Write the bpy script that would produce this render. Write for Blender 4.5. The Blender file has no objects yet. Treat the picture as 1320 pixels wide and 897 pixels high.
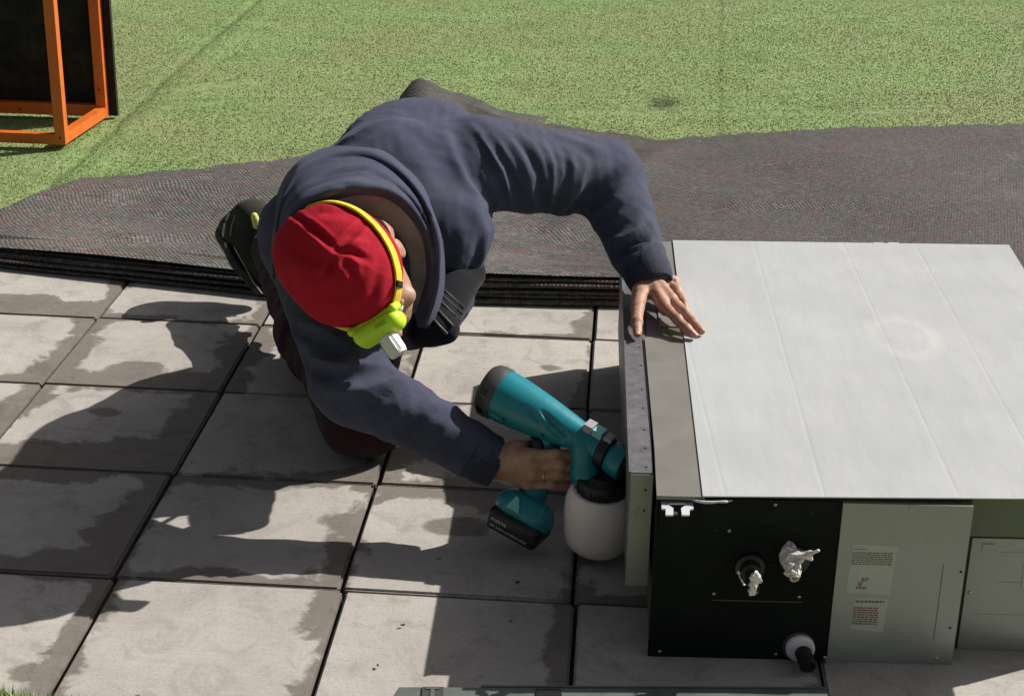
import bpy, bmesh, math, random
import numpy as np
from mathutils import Vector, Matrix
random.seed(7); rng = np.random.default_rng(7)
S = bpy.context.scene
COL = S.collection

# ------------------------------------------------------------------ camera, sky, sun, exposure
cam = bpy.data.cameras.new('camera'); camo = bpy.data.objects.new('camera', cam); COL.objects.link(camo)
F_ = Vector((-.059, .922, -.381)).normalized(); U_ = Vector((-.045, .379, .924))
R_ = F_.cross(U_).normalized(); U_ = R_.cross(F_).normalized()
mm = Matrix((R_, U_, -F_)).transposed().to_4x4(); mm.translation = (.0435, -2.4715, 1.4866)
camo.matrix_world = mm
cam.sensor_width = 36; cam.lens = 2143.93/1320*36; cam.clip_start = .05; cam.clip_end = 500
S.camera = camo
sun_dir = Vector((-1.05, -.56, -1.0)).normalized()          # the way the light travels
sl = bpy.data.lights.new('sun', 'SUN'); so = bpy.data.objects.new('sun', sl); COL.objects.link(so)
so.rotation_euler = sun_dir.to_track_quat('-Z', 'Y').to_euler()
sl.energy = 5.0; sl.angle = math.radians(.5); sl.color = (1, .95, .87)
w = bpy.data.worlds.new('World'); S.world = w; w.use_nodes = True
nt = w.node_tree; bg = nt.nodes['Background']; sky = nt.nodes.new('ShaderNodeTexSky')
sky.sky_type = 'NISHITA'; sky.sun_disc = False
sky.sun_elevation = math.asin(-sun_dir.z); sky.sun_rotation = math.atan2(-sun_dir.x, -sun_dir.y)
sky.dust_density = 4; sky.ozone_density = .3; sky.air_density = 1.0
hs_ = nt.nodes.new('ShaderNodeHueSaturation'); hs_.inputs['Saturation'].default_value = .38; nt.links.new(sky.outputs[0], hs_.inputs['Color']); nt.links.new(hs_.outputs[0], bg.inputs[0]); bg.inputs[1].default_value = .045
S.view_settings.view_transform = 'Standard'; S.view_settings.look = 'None'
S.view_settings.gamma = 1; S.view_settings.exposure = .32
S.render.resolution_x = 1024; S.render.resolution_y = 695

# ------------------------------------------------------------------ materials
def srgb(r, g, b): return tuple(((c/255)/12.92 if c/255 < .04045 else ((c/255+.055)/1.055)**2.4) for c in (r, g, b))
class M:
    def __init__(s, name, col=(.5, .5, .5), rough=.6, metal=0, spec=None):
        s.m = bpy.data.materials.new(name); s.m.use_nodes = True; s.t = s.m.node_tree
        s.b = s.t.nodes['Principled BSDF']; s.b.inputs['Base Color'].default_value = (*col, 1)
        s.b.inputs['Roughness'].default_value = rough; s.b.inputs['Metallic'].default_value = metal
        if spec is not None: s.b.inputs['Specular IOR Level'].default_value = spec
        s.col = col
    def n(s, ty, **kw):
        x = s.t.nodes.new(ty)
        for k, v in kw.items():
            if k in x.inputs: x.inputs[k].default_value = v
            else: setattr(x, k, v)
        return x
    def l(s, a, b): s.t.links.new(a, b)
    def coord(s, scale=(1, 1, 1), kind='Object'):
        tc = s.n('ShaderNodeTexCoord'); mp = s.n('ShaderNodeMapping'); s.l(tc.outputs[kind], mp.inputs[0])
        mp.inputs['Scale'].default_value = scale; return mp.outputs[0]
    def noise(s, scale, detail=4, rough=.6, vec=None, dist=0):
        n = s.n('ShaderNodeTexNoise'); n.inputs['Scale'].default_value = scale; n.inputs['Detail'].default_value = detail
        n.inputs['Roughness'].default_value = rough; n.inputs['Distortion'].default_value = dist
        if vec is not None: s.l(vec, n.inputs['Vector'])
        return n.outputs['Fac']
    def ramp(s, fac, stops):
        r = s.n('ShaderNodeValToRGB'); s.l(fac, r.inputs[0]); e = r.color_ramp.elements
        while len(e) < len(stops): e.new(.5)
        for i, (p, c) in enumerate(stops):
            e[i].position = p; e[i].color = (*c, 1) if len(c) == 3 else c
        return r.outputs[0]
    def g(s, p, v=1): return (p, (v, v, v))
    def mix(s, fac, a, b, mode='MIX'):
        x = s.n('ShaderNodeMix'); x.data_type = 'RGBA'; x.blend_type = mode
        for inp, v in ((x.inputs[0], fac), (x.inputs[6], a), (x.inputs[7], b)):
            if hasattr(v, 'links'): s.l(v, inp)
            elif isinstance(v, (int, float)): inp.default_value = v
            else: inp.default_value = (*v, 1)
        return x.outputs[2]
    def math(s, op, a, b=0, c=None, clamp=False):
        x = s.n('ShaderNodeMath'); x.operation = op; x.use_clamp = clamp
        for i, v in enumerate((a, b) if c is None else (a, b, c)):
            if hasattr(v, 'links'): s.l(v, x.inputs[i])
            else: x.inputs[i].default_value = v
        return x.outputs[0]
    def bump(s, h, strength=.3, dist=.002):
        b = s.n('ShaderNodeBump'); b.inputs['Strength'].default_value = strength; b.inputs['Distance'].default_value = dist
        s.l(h, b.inputs['Height'])
        if s.b.inputs['Normal'].links: s.l(s.b.inputs['Normal'].links[0].from_socket, b.inputs['Normal'])
        s.l(b.outputs[0], s.b.inputs['Normal']); return s
    def base(s, c): s.l(c, s.b.inputs['Base Color']); return s
    def vary(s, scale=8, amt=.25, tint=None):
        v = s.coord(); f = s.noise(scale, 5, .65, v)
        lo = tuple(c*(1-amt) for c in s.col); hi = tint or tuple(min(1, c*(1+amt)) for c in s.col)
        return s.base(s.ramp(f, [(.3, lo), (.7, hi)]))
    def rvar(s, scale, lo, hi):
        f = s.noise(scale, 4, .6, s.coord()); r = s.ramp(f, [(.3, (lo,)*3), (.7, (hi,)*3)]); s.l(r, s.b.inputs['Roughness']); return s

def fabric(name, col, amt=.18, weave=900, bstr=.25, rough=.95):
    m = M(name, col, rough, spec=.15); m.vary(14, amt); b_ = m.b.inputs['Base Color'].links[0].from_socket
    if 'hoodie' in name:      # lint and pale dust rubbed into the cloth
        b_ = m.mix(m.math('MULTIPLY', m.ramp(m.noise(6, 6, .75, m.coord()), [(.5, (0, 0, 0)), (.75, (1, 1, 1))]), .35), b_, (.11, .105, .115)); b_ = m.mix(m.ramp(m.noise(420, 2, .5, m.coord()), [(.70, (0, 0, 0)), (.76, (.5, .5, .5))]), b_, (.20, .20, .22)); m.base(b_)
    v = m.coord(); m.bump(m.noise(weave, 2, .5, v), bstr, .0012); m.bump(m.noise(60, 4, .6, v), .2, .004)
    m.b.inputs['Sheen Weight'].default_value = .08; m.b.inputs['Sheen Roughness'].default_value = .5
    m.b.inputs['Sheen Tint'].default_value = (.5, .55, .8, 1) if 'hoodie' in name else (1, 1, 1, 1)
    return m.m
hoodie_m = fabric('hoodie_navy', (.053, .057, .092))
cuff_m = fabric('hoodie_rib', (.036, .040, .060), .1, 500)
lining_m = fabric('hood_lining', (.235, .215, .215), .3, 160, .8)
trouser_m = fabric('trouser_maroon', (.030, .010, .014))
black_fab = fabric('bag_black', (.008, .009, .013), .2, 700)
def knit():
    m = M('beanie_knit', (.36, .007, .022), .85, spec=.2); m.vary(22, .12)
    v = m.coord(); m.bump(m.noise(420, 3, .6, v), .6, .0015); m.bump(m.noise(38, 4, .6, v), .35, .005)
    return m.m
beanie_m = knit()
def skin():
    m = M('skin', (.42, .23, .17), .55); v = m.coord()
    f = m.noise(38, 5, .65, v)
    m.base(m.ramp(f, [(.28, (.30, .155, .105)), (.5, (.385, .215, .150)), (.72, (.48, .295, .22))]))
    m.bump(m.noise(260, 4, .6, v), .35, .0012); m.bump(m.noise(90, 3, .5, v), .2, .003)
    m.b.inputs['Subsurface Weight'].default_value = .12; m.b.inputs['Subsurface Radius'].default_value = (.01, .004, .002)
    m.b.inputs['Subsurface Scale'].default_value = .5
    return m.m
skin_m = skin()
nail_m = M('nail', (.54, .30, .22), .4).m
def plastic(name, col, rough=.4, amt=.1, bs=.06):
    m = M(name, col, rough); m.vary(20, amt); v = m.coord(); m.bump(m.noise(350, 3, .5, v), bs, .001); m.rvar(30, rough*.8, min(1, rough*1.3)); return m.m
teal_m = plastic('teal_plastic', (.007, .19, .24), .33)
cyan_m = plastic('lit_teal_plastic', (.17, .50, .50), .4)  # paler copy of the teal, for sunlight painted on the sprayer
blackp = plastic('black_plastic', (.010, .010, .012), .42)
greyp = plastic('grey_plastic', (.05, .052, .058), .5)
clip_m = plastic('clip_grey', (.30, .29, .30), .4)
cup_m = plastic('cup_white', (.84, .74, .71), .5, .06)
white_m = plastic('white_plastic', (.52, .52, .57), .45)
lime_m = plastic('lime_plastic', (.50, .72, .02), .42)
strap_y = fabric('strap_yellow', (.80, .55, .05), .1, 1200)
lens_m = plastic('lens_housing', (.72, .70, .68), .35)
rubber = plastic('rubber_black', (.012, .011, .011), .7)
shoe_m = fabric('shoe_green_black', (.032, .034, .027), .3)
yel_m = fabric('pull_tab_yellow', (.62, .62, .20), .15)
def metalm(name, col, rough, metal, sc=6, amt=.1, dark=None):
    m = M(name, col, rough, metal); v = m.coord()
    f = m.noise(sc, 6, .62, v)
    base = m.ramp(f, [(.3, tuple(c*(1-amt) for c in col)), (.7, tuple(min(1, c*(1+amt)) for c in col))])
    if dark:
        g = m.noise(sc*3.1, 6, .7, v); k = m.ramp(g, [(.62, (0, 0, 0)), (.74, (1, 1, 1))]); base = m.mix(m.math('MULTIPLY', k, .5), base, dark)
    m.base(base); m.rvar(sc*2, rough*.8, rough*1.25); m.bump(m.noise(sc*6, 5, .6, v), .06, .002)
    return m.m
olive_m = metalm('olive_panel', (.30, .325, .285), .42, .30, 5, .10, (.09, .11, .08))
olive_d = metalm('olive_panel_dark', (.115, .14, .085), .45, .2, 5, .10)
black_panel = metalm('black_foam_panel', (.0075, .0105, .009), .9, 0, 9, .35); black_panel.node_tree.nodes['Principled BSDF'].inputs['Specular IOR Level'].default_value = .22
galv = metalm('galvanised', (.15, .145, .16), .5, .3, 26, .2, (.09, .08, .09))
strip_m = metalm('taupe_strip', (.19, .183, .168), .5, .1, 5, .10, (.15, .13, .11))
screw_m = metalm('screw_zinc', (.60, .60, .58), .3, .9, 50, .1)
rail_m = metalm('rail_grey_green', (.13, .15, .14), .5, .3, 12, .15, (.10, .11, .10))
dark_m = M('dark_gap', (.008, .008, .008), .8).m
orange_m = metalm('orange_paint', (.62, .135, .018), .42, 0, 14, .12, (.25, .06, .02))
blackboard = metalm('black_board', (.004, .004, .004), .8, 0, 8, .3)

def sheet():
    m = M('white_sheet', (.50, .505, .51), .45, 0); v = m.coord(); tc = m.n('ShaderNodeTexCoord')
    sx = m.n('ShaderNodeSeparateXYZ'); m.l(tc.outputs['Object'], sx.inputs[0])
    smear = m.noise(5, 6, .65, m.coord((3.2, .7, 1)), .6)
    cl = m.noise(1.8, 4, .55, v)
    c = m.ramp(cl, [(.3, (.375, .392, .400)), (.55, (.41, .424, .436)), (.75, (.44, .458, .478))])
    c = m.mix(m.ramp(smear, [(.35, (0, 0, 0)), (.75, (.25, .25, .25))]), c, (.47, .475, .475))
    # long wiped streaks across, a faint dried ring
    st = m.noise(9, 5, .6, m.coord((.35, 9, 1)), .4); c = m.mix(m.ramp(st, [(.56, (0, 0, 0)), (.85, (.22, .22, .22))]), c, (.48, .49, .50))
    dx = m.math('SUBTRACT', sx.outputs[0], .519); dy = m.math('MULTIPLY', m.math('SUBTRACT', sx.outputs[1], .675), .62)
    r = m.math('SQRT', m.math('ADD', m.math('MULTIPLY', dx, dx), m.math('MULTIPLY', dy, dy)))
    r = m.math('ADD', r, m.math('MULTIPLY', m.noise(12, 3, .6, v), .02))
    ring = m.ramp(r, [(.0, (.12, .12, .12)), (.052, (.2, .2, .2)), (.064, (.75, .75, .75)), (.072, (.6, .6, .6)), (.090, (0, 0, 0))])
    c = m.mix(ring, c, (.50, .50, .50))
    c = m.mix(m.ramp(m.noise(2.3, 3, .5, m.coord((1, .8, 1))), [(.55, (0, 0, 0)), (.75, (.5, .5, .5))]), c, (.43, .475, .50))
    m.base(c)
    # pressed grooves: slightly skewed lines
    hsum = None
    for gx, k in ((.105, .012), (.26, -.028), (.47, -.02), (.62, -.03)):
        d = m.math('ABSOLUTE', m.math('SUBTRACT', sx.outputs[0], m.math('ADD', gx, m.math('MULTIPLY', sx.outputs[1], -k))))
        d = m.math('ADD', d, m.math('MULTIPLY', m.noise(6, 2, .5, v), .004))
        q = m.math('SMOOTH_MIN', m.math('MULTIPLY', d, 160), 1.0, .3)
        hsum = q if hsum is None else m.math('ADD', hsum, q)
    m.bump(hsum, .30, .0012); m.bump(m.noise(7, 4, .5, m.coord((1.6, .5, 1))), .25, .012)
    m.bump(m.noise(120, 4, .6, v), .06, .001)
    m.rvar(9, .38, .6)
    return m.m
sheet_m = sheet()

def paver_mat():
    m = M('paver_concrete', (.36, .34, .31), .9, spec=.2)
    tc = m.n('ShaderNodeTexCoord'); sx = m.n('ShaderNodeSeparateXYZ'); m.l(tc.outputs['Object'], sx.inputs[0])
    oi = m.n('ShaderNodeObjectInfo')
    off = m.n('ShaderNodeVectorMath', operation='ADD'); m.l(tc.outputs['Object'], off.inputs[0])
    rr = m.n('ShaderNodeCombineXYZ'); k = m.math('MULTIPLY', oi.outputs['Random'], 37)
    m.l(k, rr.inputs[0]); m.l(m.math('MULTIPLY', k, 1.7), rr.inputs[1]); m.l(rr.outputs[0], off.inputs[1]); V = off.outputs[0]
    def att(nm): a = m.n('ShaderNodeAttribute', attribute_type='OBJECT', attribute_name=nm); return a.outputs['Fac']
    big = m.noise(5, 5, .6, V, .3); fine = m.noise(70, 5, .7, V)
    mp = m.n('ShaderNodeMapping'); m.l(V, mp.inputs[0]); mp.inputs['Scale'].default_value = (2.2, 55, 2); brush = m.noise(3, 4, .6, mp.outputs[0], .25)
    c = m.ramp(big, [(.28, (.35, .322, .298)), (.5, (.40, .375, .350)), (.72, (.455, .428, .400))])
    c = m.mix(m.math('MULTIPLY', m.ramp(fine, [(.3, (0, 0, 0)), (.75, (1, 1, 1))]), .28), c, (.50, .48, .45))
    c = m.mix(m.ramp(brush, [(.40, (.16, .16, .16)), (.60, (0, 0, 0))]), c, (.27, .25, .225))
    mot = m.noise(13, 6, .72, V, .8); c = m.mix(m.ramp(mot, [(.36, (.42, .42, .42)), (.50, (0, 0, 0))]), c, (.20, .185, .17)); c = m.mix(m.ramp(mot, [(.58, (0, 0, 0)), (.72, (.35, .35, .35))]), c, (.54, .52, .49))
    gr = m.noise(190, 3, .7, V); c = m.mix(m.ramp(gr, [(.34, (.5, .5, .5)), (.44, (0, 0, 0))]), c, (.17, .155, .145))
    # per-paver tone
    c = m.mix(m.math('MULTIPLY', oi.outputs['Random'], .22), c, (.29, .26, .25))
    # damp margins, one width per side, wobbling
    wob1 = m.noise(5, 4, .6, V, .5); wob2 = m.noise(38, 4, .7, V)
    wob = m.math('ADD', m.math('MULTIPLY', m.math('SUBTRACT', wob1, .5), .22), m.math('MULTIPLY', m.math('SUBTRACT', wob2, .5), .045))
    wet = None
    for nm, ax, sg in (('damp_left', 0, 1), ('damp_right', 0, -1), ('damp_near', 1, 1), ('damp_far', 1, -1)):
        e = m.math('ADD', m.math('MULTIPLY', sx.outputs[ax], sg), .2)      # distance from that edge
        d = m.math('SUBTRACT', m.math('ADD', e, wob), att(nm))
        q = m.math('SUBTRACT', 1, m.math('MULTIPLY', m.math('ADD', d, .004), 75), clamp=True)
        q = m.math('MULTIPLY', q, m.math('GREATER_THAN', att(nm), .001))
        wet = q if wet is None else m.math('MAXIMUM', wet, q)
    # damp blot
    bx = m.math('SUBTRACT', sx.outputs[0], att('blot_x')); by = m.math('MULTIPLY', m.math('SUBTRACT', sx.outputs[1], att('blot_y')), 1.7)
    br = m.math('ADD', m.math('SQRT', m.math('ADD', m.math('MULTIPLY', bx, bx), m.math('MULTIPLY', by, by))), m.math('MULTIPLY', wob, .6))
    q = m.math('SUBTRACT', 1, m.math('MULTIPLY', m.math('SUBTRACT', br, att('blot_r')), 70), clamp=True)
    q = m.math('MULTIPLY', q, m.math('GREATER_THAN', att('blot_r'), .001)); wet = m.math('MAXIMUM', wet, q)
    # small dark pits and dots
    vo = m.n('ShaderNodeTexVoronoi'); vo.inputs['Scale'].default_value = 16; m.l(V, vo.inputs['Vector'])
    dots = m.math('LESS_THAN', m.math('ADD', vo.outputs['Distance'], m.math('MULTIPLY', wob2, .14)), .135)
    sel = m.math('GREATER_THAN', m.noise(9, 2, .5, V), .60); dots = m.math('MULTIPLY', dots, sel)
    damp = m.mix(1, c, (.47, .445, .425), 'MULTIPLY')
    c2 = m.mix(m.math('MULTIPLY', wet, .97), c, damp)
    c2 = m.mix(m.math('MULTIPLY', dots, .75), c2, (.075, .062, .055))
    # dirt creeping in from the joints
    ex = m.math('SUBTRACT', .2, m.math('ABSOLUTE', sx.outputs[0])); ey = m.math('SUBTRACT', .2, m.math('ABSOLUTE', sx.outputs[1]))
    ed = m.math('ADD', m.math('MINIMUM', ex, ey), m.math('MULTIPLY', m.math('SUBTRACT', wob2, .5), .02))
    dirt = m.math('SUBTRACT', 1, m.math('MULTIPLY', ed, 130), clamp=True)
    c2 = m.mix(m.math('MULTIPLY', dirt, .55), c2, (.12, .105, .095))
    m.base(c2)
    m.l(m.mix(wet, (.92,)*3, (.62,)*3), m.b.inputs['Roughness'])
    m.bump(brush, .16, .0020); m.bump(fine, .35, .0018); m.bump(big, .25, .012)
    return m.m
paver_m = paver_mat()
bed_m = M('joint_sand', (.06, .053, .047), 1).vary(30, .4).m

def turf_mat(name, blades):
    m = M(name, (.11, .2, .03), .75, spec=.25)
    g = m.n('ShaderNodeNewGeometry'); P = g.outputs['Position']
    def nz(sc, d=4, scale=(1, 1, 1), dist=0):
        mp = m.n('ShaderNodeMapping'); m.l(P, mp.inputs[0]); mp.inputs['Scale'].default_value = scale
        return m.noise(sc, d, .6, mp.outputs[0], dist)
    big = nz(.9, 5, (1, 1, 1), .8); mid = nz(3.2, 5, (1, 1.6, 1), .5); fine = nz(55, 4)
    c = m.ramp(mid, [(.28, (.185, .275, .105)), (.5, (.235, .34, .13)), (.72, (.285, .39, .165))])
    c = m.mix(m.ramp(big, [(.40, (0, 0, 0)), (.62, (.85, .85, .85))]), c, (.27, .305, .14))
    # brownish towards the left strip beyond the seam
    sx = m.n('ShaderNodeSeparateXYZ'); m.l(P, sx.inputs[0])
    if not blades: c = m.mix(m.ramp(nz(70, 3), [(.42, (.75, .75, .75)), (.6, (0, 0, 0))]), m.mix(1, c, (.98, .98, .98), 'MULTIPLY'), m.mix(1, c, (.76, .76, .76), 'MULTIPLY'))
    if blades:
        c = m.mix(m.math('MULTIPLY', m.ramp(fine, [(.35, (0, 0, 0)), (.7, (1, 1, 1))]), .45), c, (.33, .41, .19))
        ri = m.n('ShaderNodeNewGeometry').outputs['Random Per Island']
        c = m.mix(m.ramp(ri, [(0, (.15, .15, .15)), (.3, (0, 0, 0)), (1, (0, 0, 0))]), c, (.16, .22, .09))
        c = m.mix(m.ramp(ri, [(.75, (0, 0, 0)), (1, (.5, .5, .5))]), c, (.55, .62, .32))
    # seams between the rolls
    def seam(x0, y0, x1, y1, wd):
        dx, dy = x1-x0, y1-y0; L = math.hypot(dx, dy)
        a = m.math('MULTIPLY', m.math('SUBTRACT', sx.outputs[0], x0), dy/L); b = m.math('MULTIPLY', m.math('SUBTRACT', sx.outputs[1], y0), -dx/L)
        d = m.math('ABSOLUTE', m.math('ADD', m.math('ADD', a, b), m.math('MULTIPLY', m.math('SUBTRACT', mid, .5), .04)))
        return m.math('SUBTRACT', 1, m.math('MULTIPLY', d, 1/wd), clamp=True)
    s = m.math('MAXIMUM', seam(-1.683, 5.235, -1.671, 2.23, .022), m.math('MULTIPLY', seam(.50, 5.62, .434, 4.1, .015), .5))
    s = m.math('MAXIMUM', s, m.math('MULTIPLY', seam(-1.6, 3.35, 1.6, 3.95, .02), .35))
    c = m.mix(m.math('MULTIPLY', s, .6), c, (.045, .07, .02))
    # worn dark spot
    bx = m.math('SUBTRACT', sx.outputs[0], .197); by = m.math('MULTIPLY', m.math('SUBTRACT', sx.outputs[1], 3.62), .5)
    br = m.math('ADD', m.math('SQRT', m.math('ADD', m.math('MULTIPLY', bx, bx), m.math('MULTIPLY', by, by))), m.math('MULTIPLY', nz(9), .12))
    c = m.mix(m.ramp(br, [(.08, (.8, .8, .8)), (.13, (0, 0, 0))]), c, (.055, .075, .025))
    m.base(c)
    if not blades: m.bump(nz(220, 3), .5, .004)
    return m.m
turf_m = turf_mat('turf_backing', False); blade_m = turf_mat('turf_fibre', True)

def net_mat(name='woven_net', k=1.0):
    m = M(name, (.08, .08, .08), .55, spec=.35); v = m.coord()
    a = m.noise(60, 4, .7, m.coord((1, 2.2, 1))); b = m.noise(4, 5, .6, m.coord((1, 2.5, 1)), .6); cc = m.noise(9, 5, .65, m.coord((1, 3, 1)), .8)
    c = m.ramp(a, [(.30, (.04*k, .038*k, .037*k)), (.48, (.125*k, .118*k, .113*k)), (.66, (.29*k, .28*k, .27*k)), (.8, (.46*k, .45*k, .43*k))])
    c = m.mix(m.math('MULTIPLY', m.ramp(b, [(.4, (0, 0, 0)), (.65, (1, 1, 1))]), .4), c, (.12*k, .098*k, .09*k))
    c = m.mix(m.math('MULTIPLY', m.ramp(cc, [(.48, (0, 0, 0)), (.62, (1, 1, 1))]), .45), c, (.07*k, .125*k, .09*k))
    c = m.mix(m.math('MULTIPLY', m.ramp(m.noise(17, 4, .6, m.coord((.7, 3, 1)), .5), [(.52, (0, 0, 0)), (.64, (1, 1, 1))]), .5), c, (.24*k, .075*k, .07*k))
    # weave: two sets of slanted strands
    tc = m.n('ShaderNodeTexCoord'); sx = m.n('ShaderNodeSeparateXYZ'); m.l(tc.outputs['Object'], sx.inputs[0])
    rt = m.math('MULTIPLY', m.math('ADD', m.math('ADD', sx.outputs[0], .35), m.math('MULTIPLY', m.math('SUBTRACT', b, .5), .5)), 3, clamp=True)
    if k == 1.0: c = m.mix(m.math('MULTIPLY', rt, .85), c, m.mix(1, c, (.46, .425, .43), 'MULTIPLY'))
    wob = m.math('MULTIPLY', m.noise(2.5, 3, .5, v), .10)
    def strand(ax, ay, f): 
        q = m.math('ADD', m.math('ADD', m.math('MULTIPLY', sx.outputs[0], ax), m.math('MULTIPLY', sx.outputs[1], ay)), wob)
        return m.math('ABSOLUTE', m.math('SINE', m.math('MULTIPLY', q, f)))
    wv = m.math('MULTIPLY', strand(1, .55, 260), strand(-.45, 1, 210))
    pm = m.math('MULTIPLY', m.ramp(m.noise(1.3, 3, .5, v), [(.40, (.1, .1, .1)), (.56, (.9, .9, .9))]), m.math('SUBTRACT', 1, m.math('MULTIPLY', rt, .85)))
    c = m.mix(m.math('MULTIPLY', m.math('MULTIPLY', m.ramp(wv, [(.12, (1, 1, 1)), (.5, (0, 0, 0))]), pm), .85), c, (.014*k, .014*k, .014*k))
    m.base(c); m.bump(wv, .6, .003); m.bump(a, .9, .006); m.bump(b, .35, .03)
    return m.m
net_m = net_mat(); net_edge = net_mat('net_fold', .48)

# ------------------------------------------------------------------ object helpers
def link(o, parent=None):
    COL.objects.link(o)
    if parent is not None: o.parent = parent
    return o
def mesh_obj(name, V, Fc, mat, parent=None, smooth=False):
    me = bpy.data.meshes.new(name); me.from_pydata([tuple(map(float, v)) for v in V], [], [tuple(map(int, f)) for f in Fc]); me.update()
    if mat: me.materials.append(mat)
    if smooth: me.shade_smooth()
    return link(bpy.data.objects.new(name, me), parent)
def fast_obj(name, V, Q, mat, parent=None, smooth=True):
    V = np.asarray(V, np.float32); Q = np.asarray(Q, np.int32); n = Q.shape[1]
    me = bpy.data.meshes.new(name); me.vertices.add(len(V)); me.vertices.foreach_set('co', V.ravel())
    me.loops.add(Q.size); me.loops.foreach_set('vertex_index', Q.ravel())
    me.polygons.add(len(Q)); me.polygons.foreach_set('loop_start', np.arange(0, Q.size, n, dtype=np.int32))
    me.polygons.foreach_set('loop_total', np.full(len(Q), n, np.int32)); me.update(calc_edges=True); me.validate()
    me.materials.append(mat)
    if smooth: me.shade_smooth()
    return link(bpy.data.objects.new(name, me), parent)
def bm_obj(name, bm, mat, parent=None, smooth=False, bevel=0, seg=2, auto=None):
    if bevel:
        es = [e for e in bm.edges if len(e.link_faces) == 2 and e.calc_face_angle(0) > .5]
        bmesh.ops.bevel(bm, geom=es, offset=bevel, segments=seg, profile=.5, affect='EDGES', clamp_overlap=True)
    bmesh.ops.recalc_face_normals(bm, faces=bm.faces)
    me = bpy.data.meshes.new(name); bm.to_mesh(me); bm.free()
    me.materials.append(mat)
    if smooth:
        me.shade_smooth()
        try: me.set_sharp_from_angle(angle=math.radians(auto or 35))
        except Exception: pass
    return link(bpy.data.objects.new(name, me), parent)
def prism(name, poly, z0, z1, mat, parent=None, bevel=0, seg=2):
    """poly: list of xy; extruded from z0 to z1"""
    bm = bmesh.new(); lo = [bm.verts.new((x, y, z0)) for x, y in poly]; hi = [bm.verts.new((x, y, z1)) for x, y in poly]; n = len(poly)
    bm.faces.new(lo[::-1]); bm.faces.new(hi)
    for i in range(n): bm.faces.new((lo[i], lo[(i+1) % n], hi[(i+1) % n], hi[i]))
    return bm_obj(name, bm, mat, parent, bevel=bevel, seg=seg, smooth=bool(bevel))
def box(name, x0, x1, y0, y1, z0, z1, mat, parent=None, bevel=.001, seg=1):
    return prism(name, [(x0, y0), (x1, y0), (x1, y1), (x0, y1)], z0, z1, mat, parent, bevel, seg)
def frame_from(ax):
    z = Vector(ax).normalized(); h = Vector((0, 0, 1)) if abs(z.z) < .9 else Vector((1, 0, 0))
    x = h.cross(z).normalized(); return x, z.cross(x), z
def lathe(name, prof, p0, axis, mat, parent=None, n=32, sx=1, sy=1, up=None, smooth=True, auto=40, cap=True):
    """prof: (r, d) along axis from p0"""
    x, y, z = frame_from(axis)
    if up is not None: y = (Vector(up)-z*Vector(up).dot(z)).normalized(); x = y.cross(z)
    bm = bmesh.new(); rings = []
    for r, d in prof:
        c = Vector(p0)+z*d
        rings.append([bm.verts.new(c+x*(r*sx*math.cos(2*math.pi*i/n))+y*(r*sy*math.sin(2*math.pi*i/n))) for i in range(n)])
    for a, b in zip(rings, rings[1:]):
        for i in range(n): bm.faces.new((a[i], a[(i+1) % n], b[(i+1) % n], b[i]))
    if cap: bm.faces.new(rings[0][::-1]); bm.faces.new(rings[-1])
    return bm_obj(name, bm, mat, parent, smooth=smooth, auto=auto)
def tube(name, pts, r, mat, parent=None, n=10, closed=False, flat=1.0, nrm=None):
    pts = [Vector(p) for p in pts]; bm = bmesh.new(); rings = []; N = len(pts)
    for i, p in enumerate(pts):
        a = pts[(i-1) % N] if closed or i else p; b = pts[(i+1) % N] if closed or i < N-1 else p
        t = (b-a).normalized()
        if nrm is not None: y = Vector(nrm[i]); y = (y-t*y.dot(t)).normalized(); x = y.cross(t)
        else: x, y, _ = frame_from(t)
        ri = r[i] if hasattr(r, '__len__') else r
        rings.append([bm.verts.new(p+x*(ri*math.cos(2*math.pi*k/n))+y*(ri*flat*math.sin(2*math.pi*k/n))) for k in range(n)])
    for i in range(N if closed else N-1):
        a, b = rings[i], rings[(i+1) % N]
        for k in range(n): bm.faces.new((a[k], a[(k+1) % n], b[(k+1) % n], b[k]))
    if not closed: bm.faces.new(rings[0][::-1]); bm.faces.new(rings[-1])
    return bm_obj(name, bm, mat, parent, smooth=True)
def empty(name, loc=(0, 0, 0), rz=0, label=None, cat=None, group=None, rot=None):
    o = bpy.data.objects.new(name, None); COL.objects.link(o); o.empty_display_size = .05
    o.location = loc; o.rotation_euler = (0, 0, rz)
    if rot is not None: o.rotation_euler = rot.to_euler()
    tag(o, label, cat, group); return o
def tag(o, label=None, cat=None, group=None, kind=None):
    if label: o['label'] = label
    if cat: o['category'] = cat
    if group: o['group'] = group
    if kind: o['kind'] = kind
    return o

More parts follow.
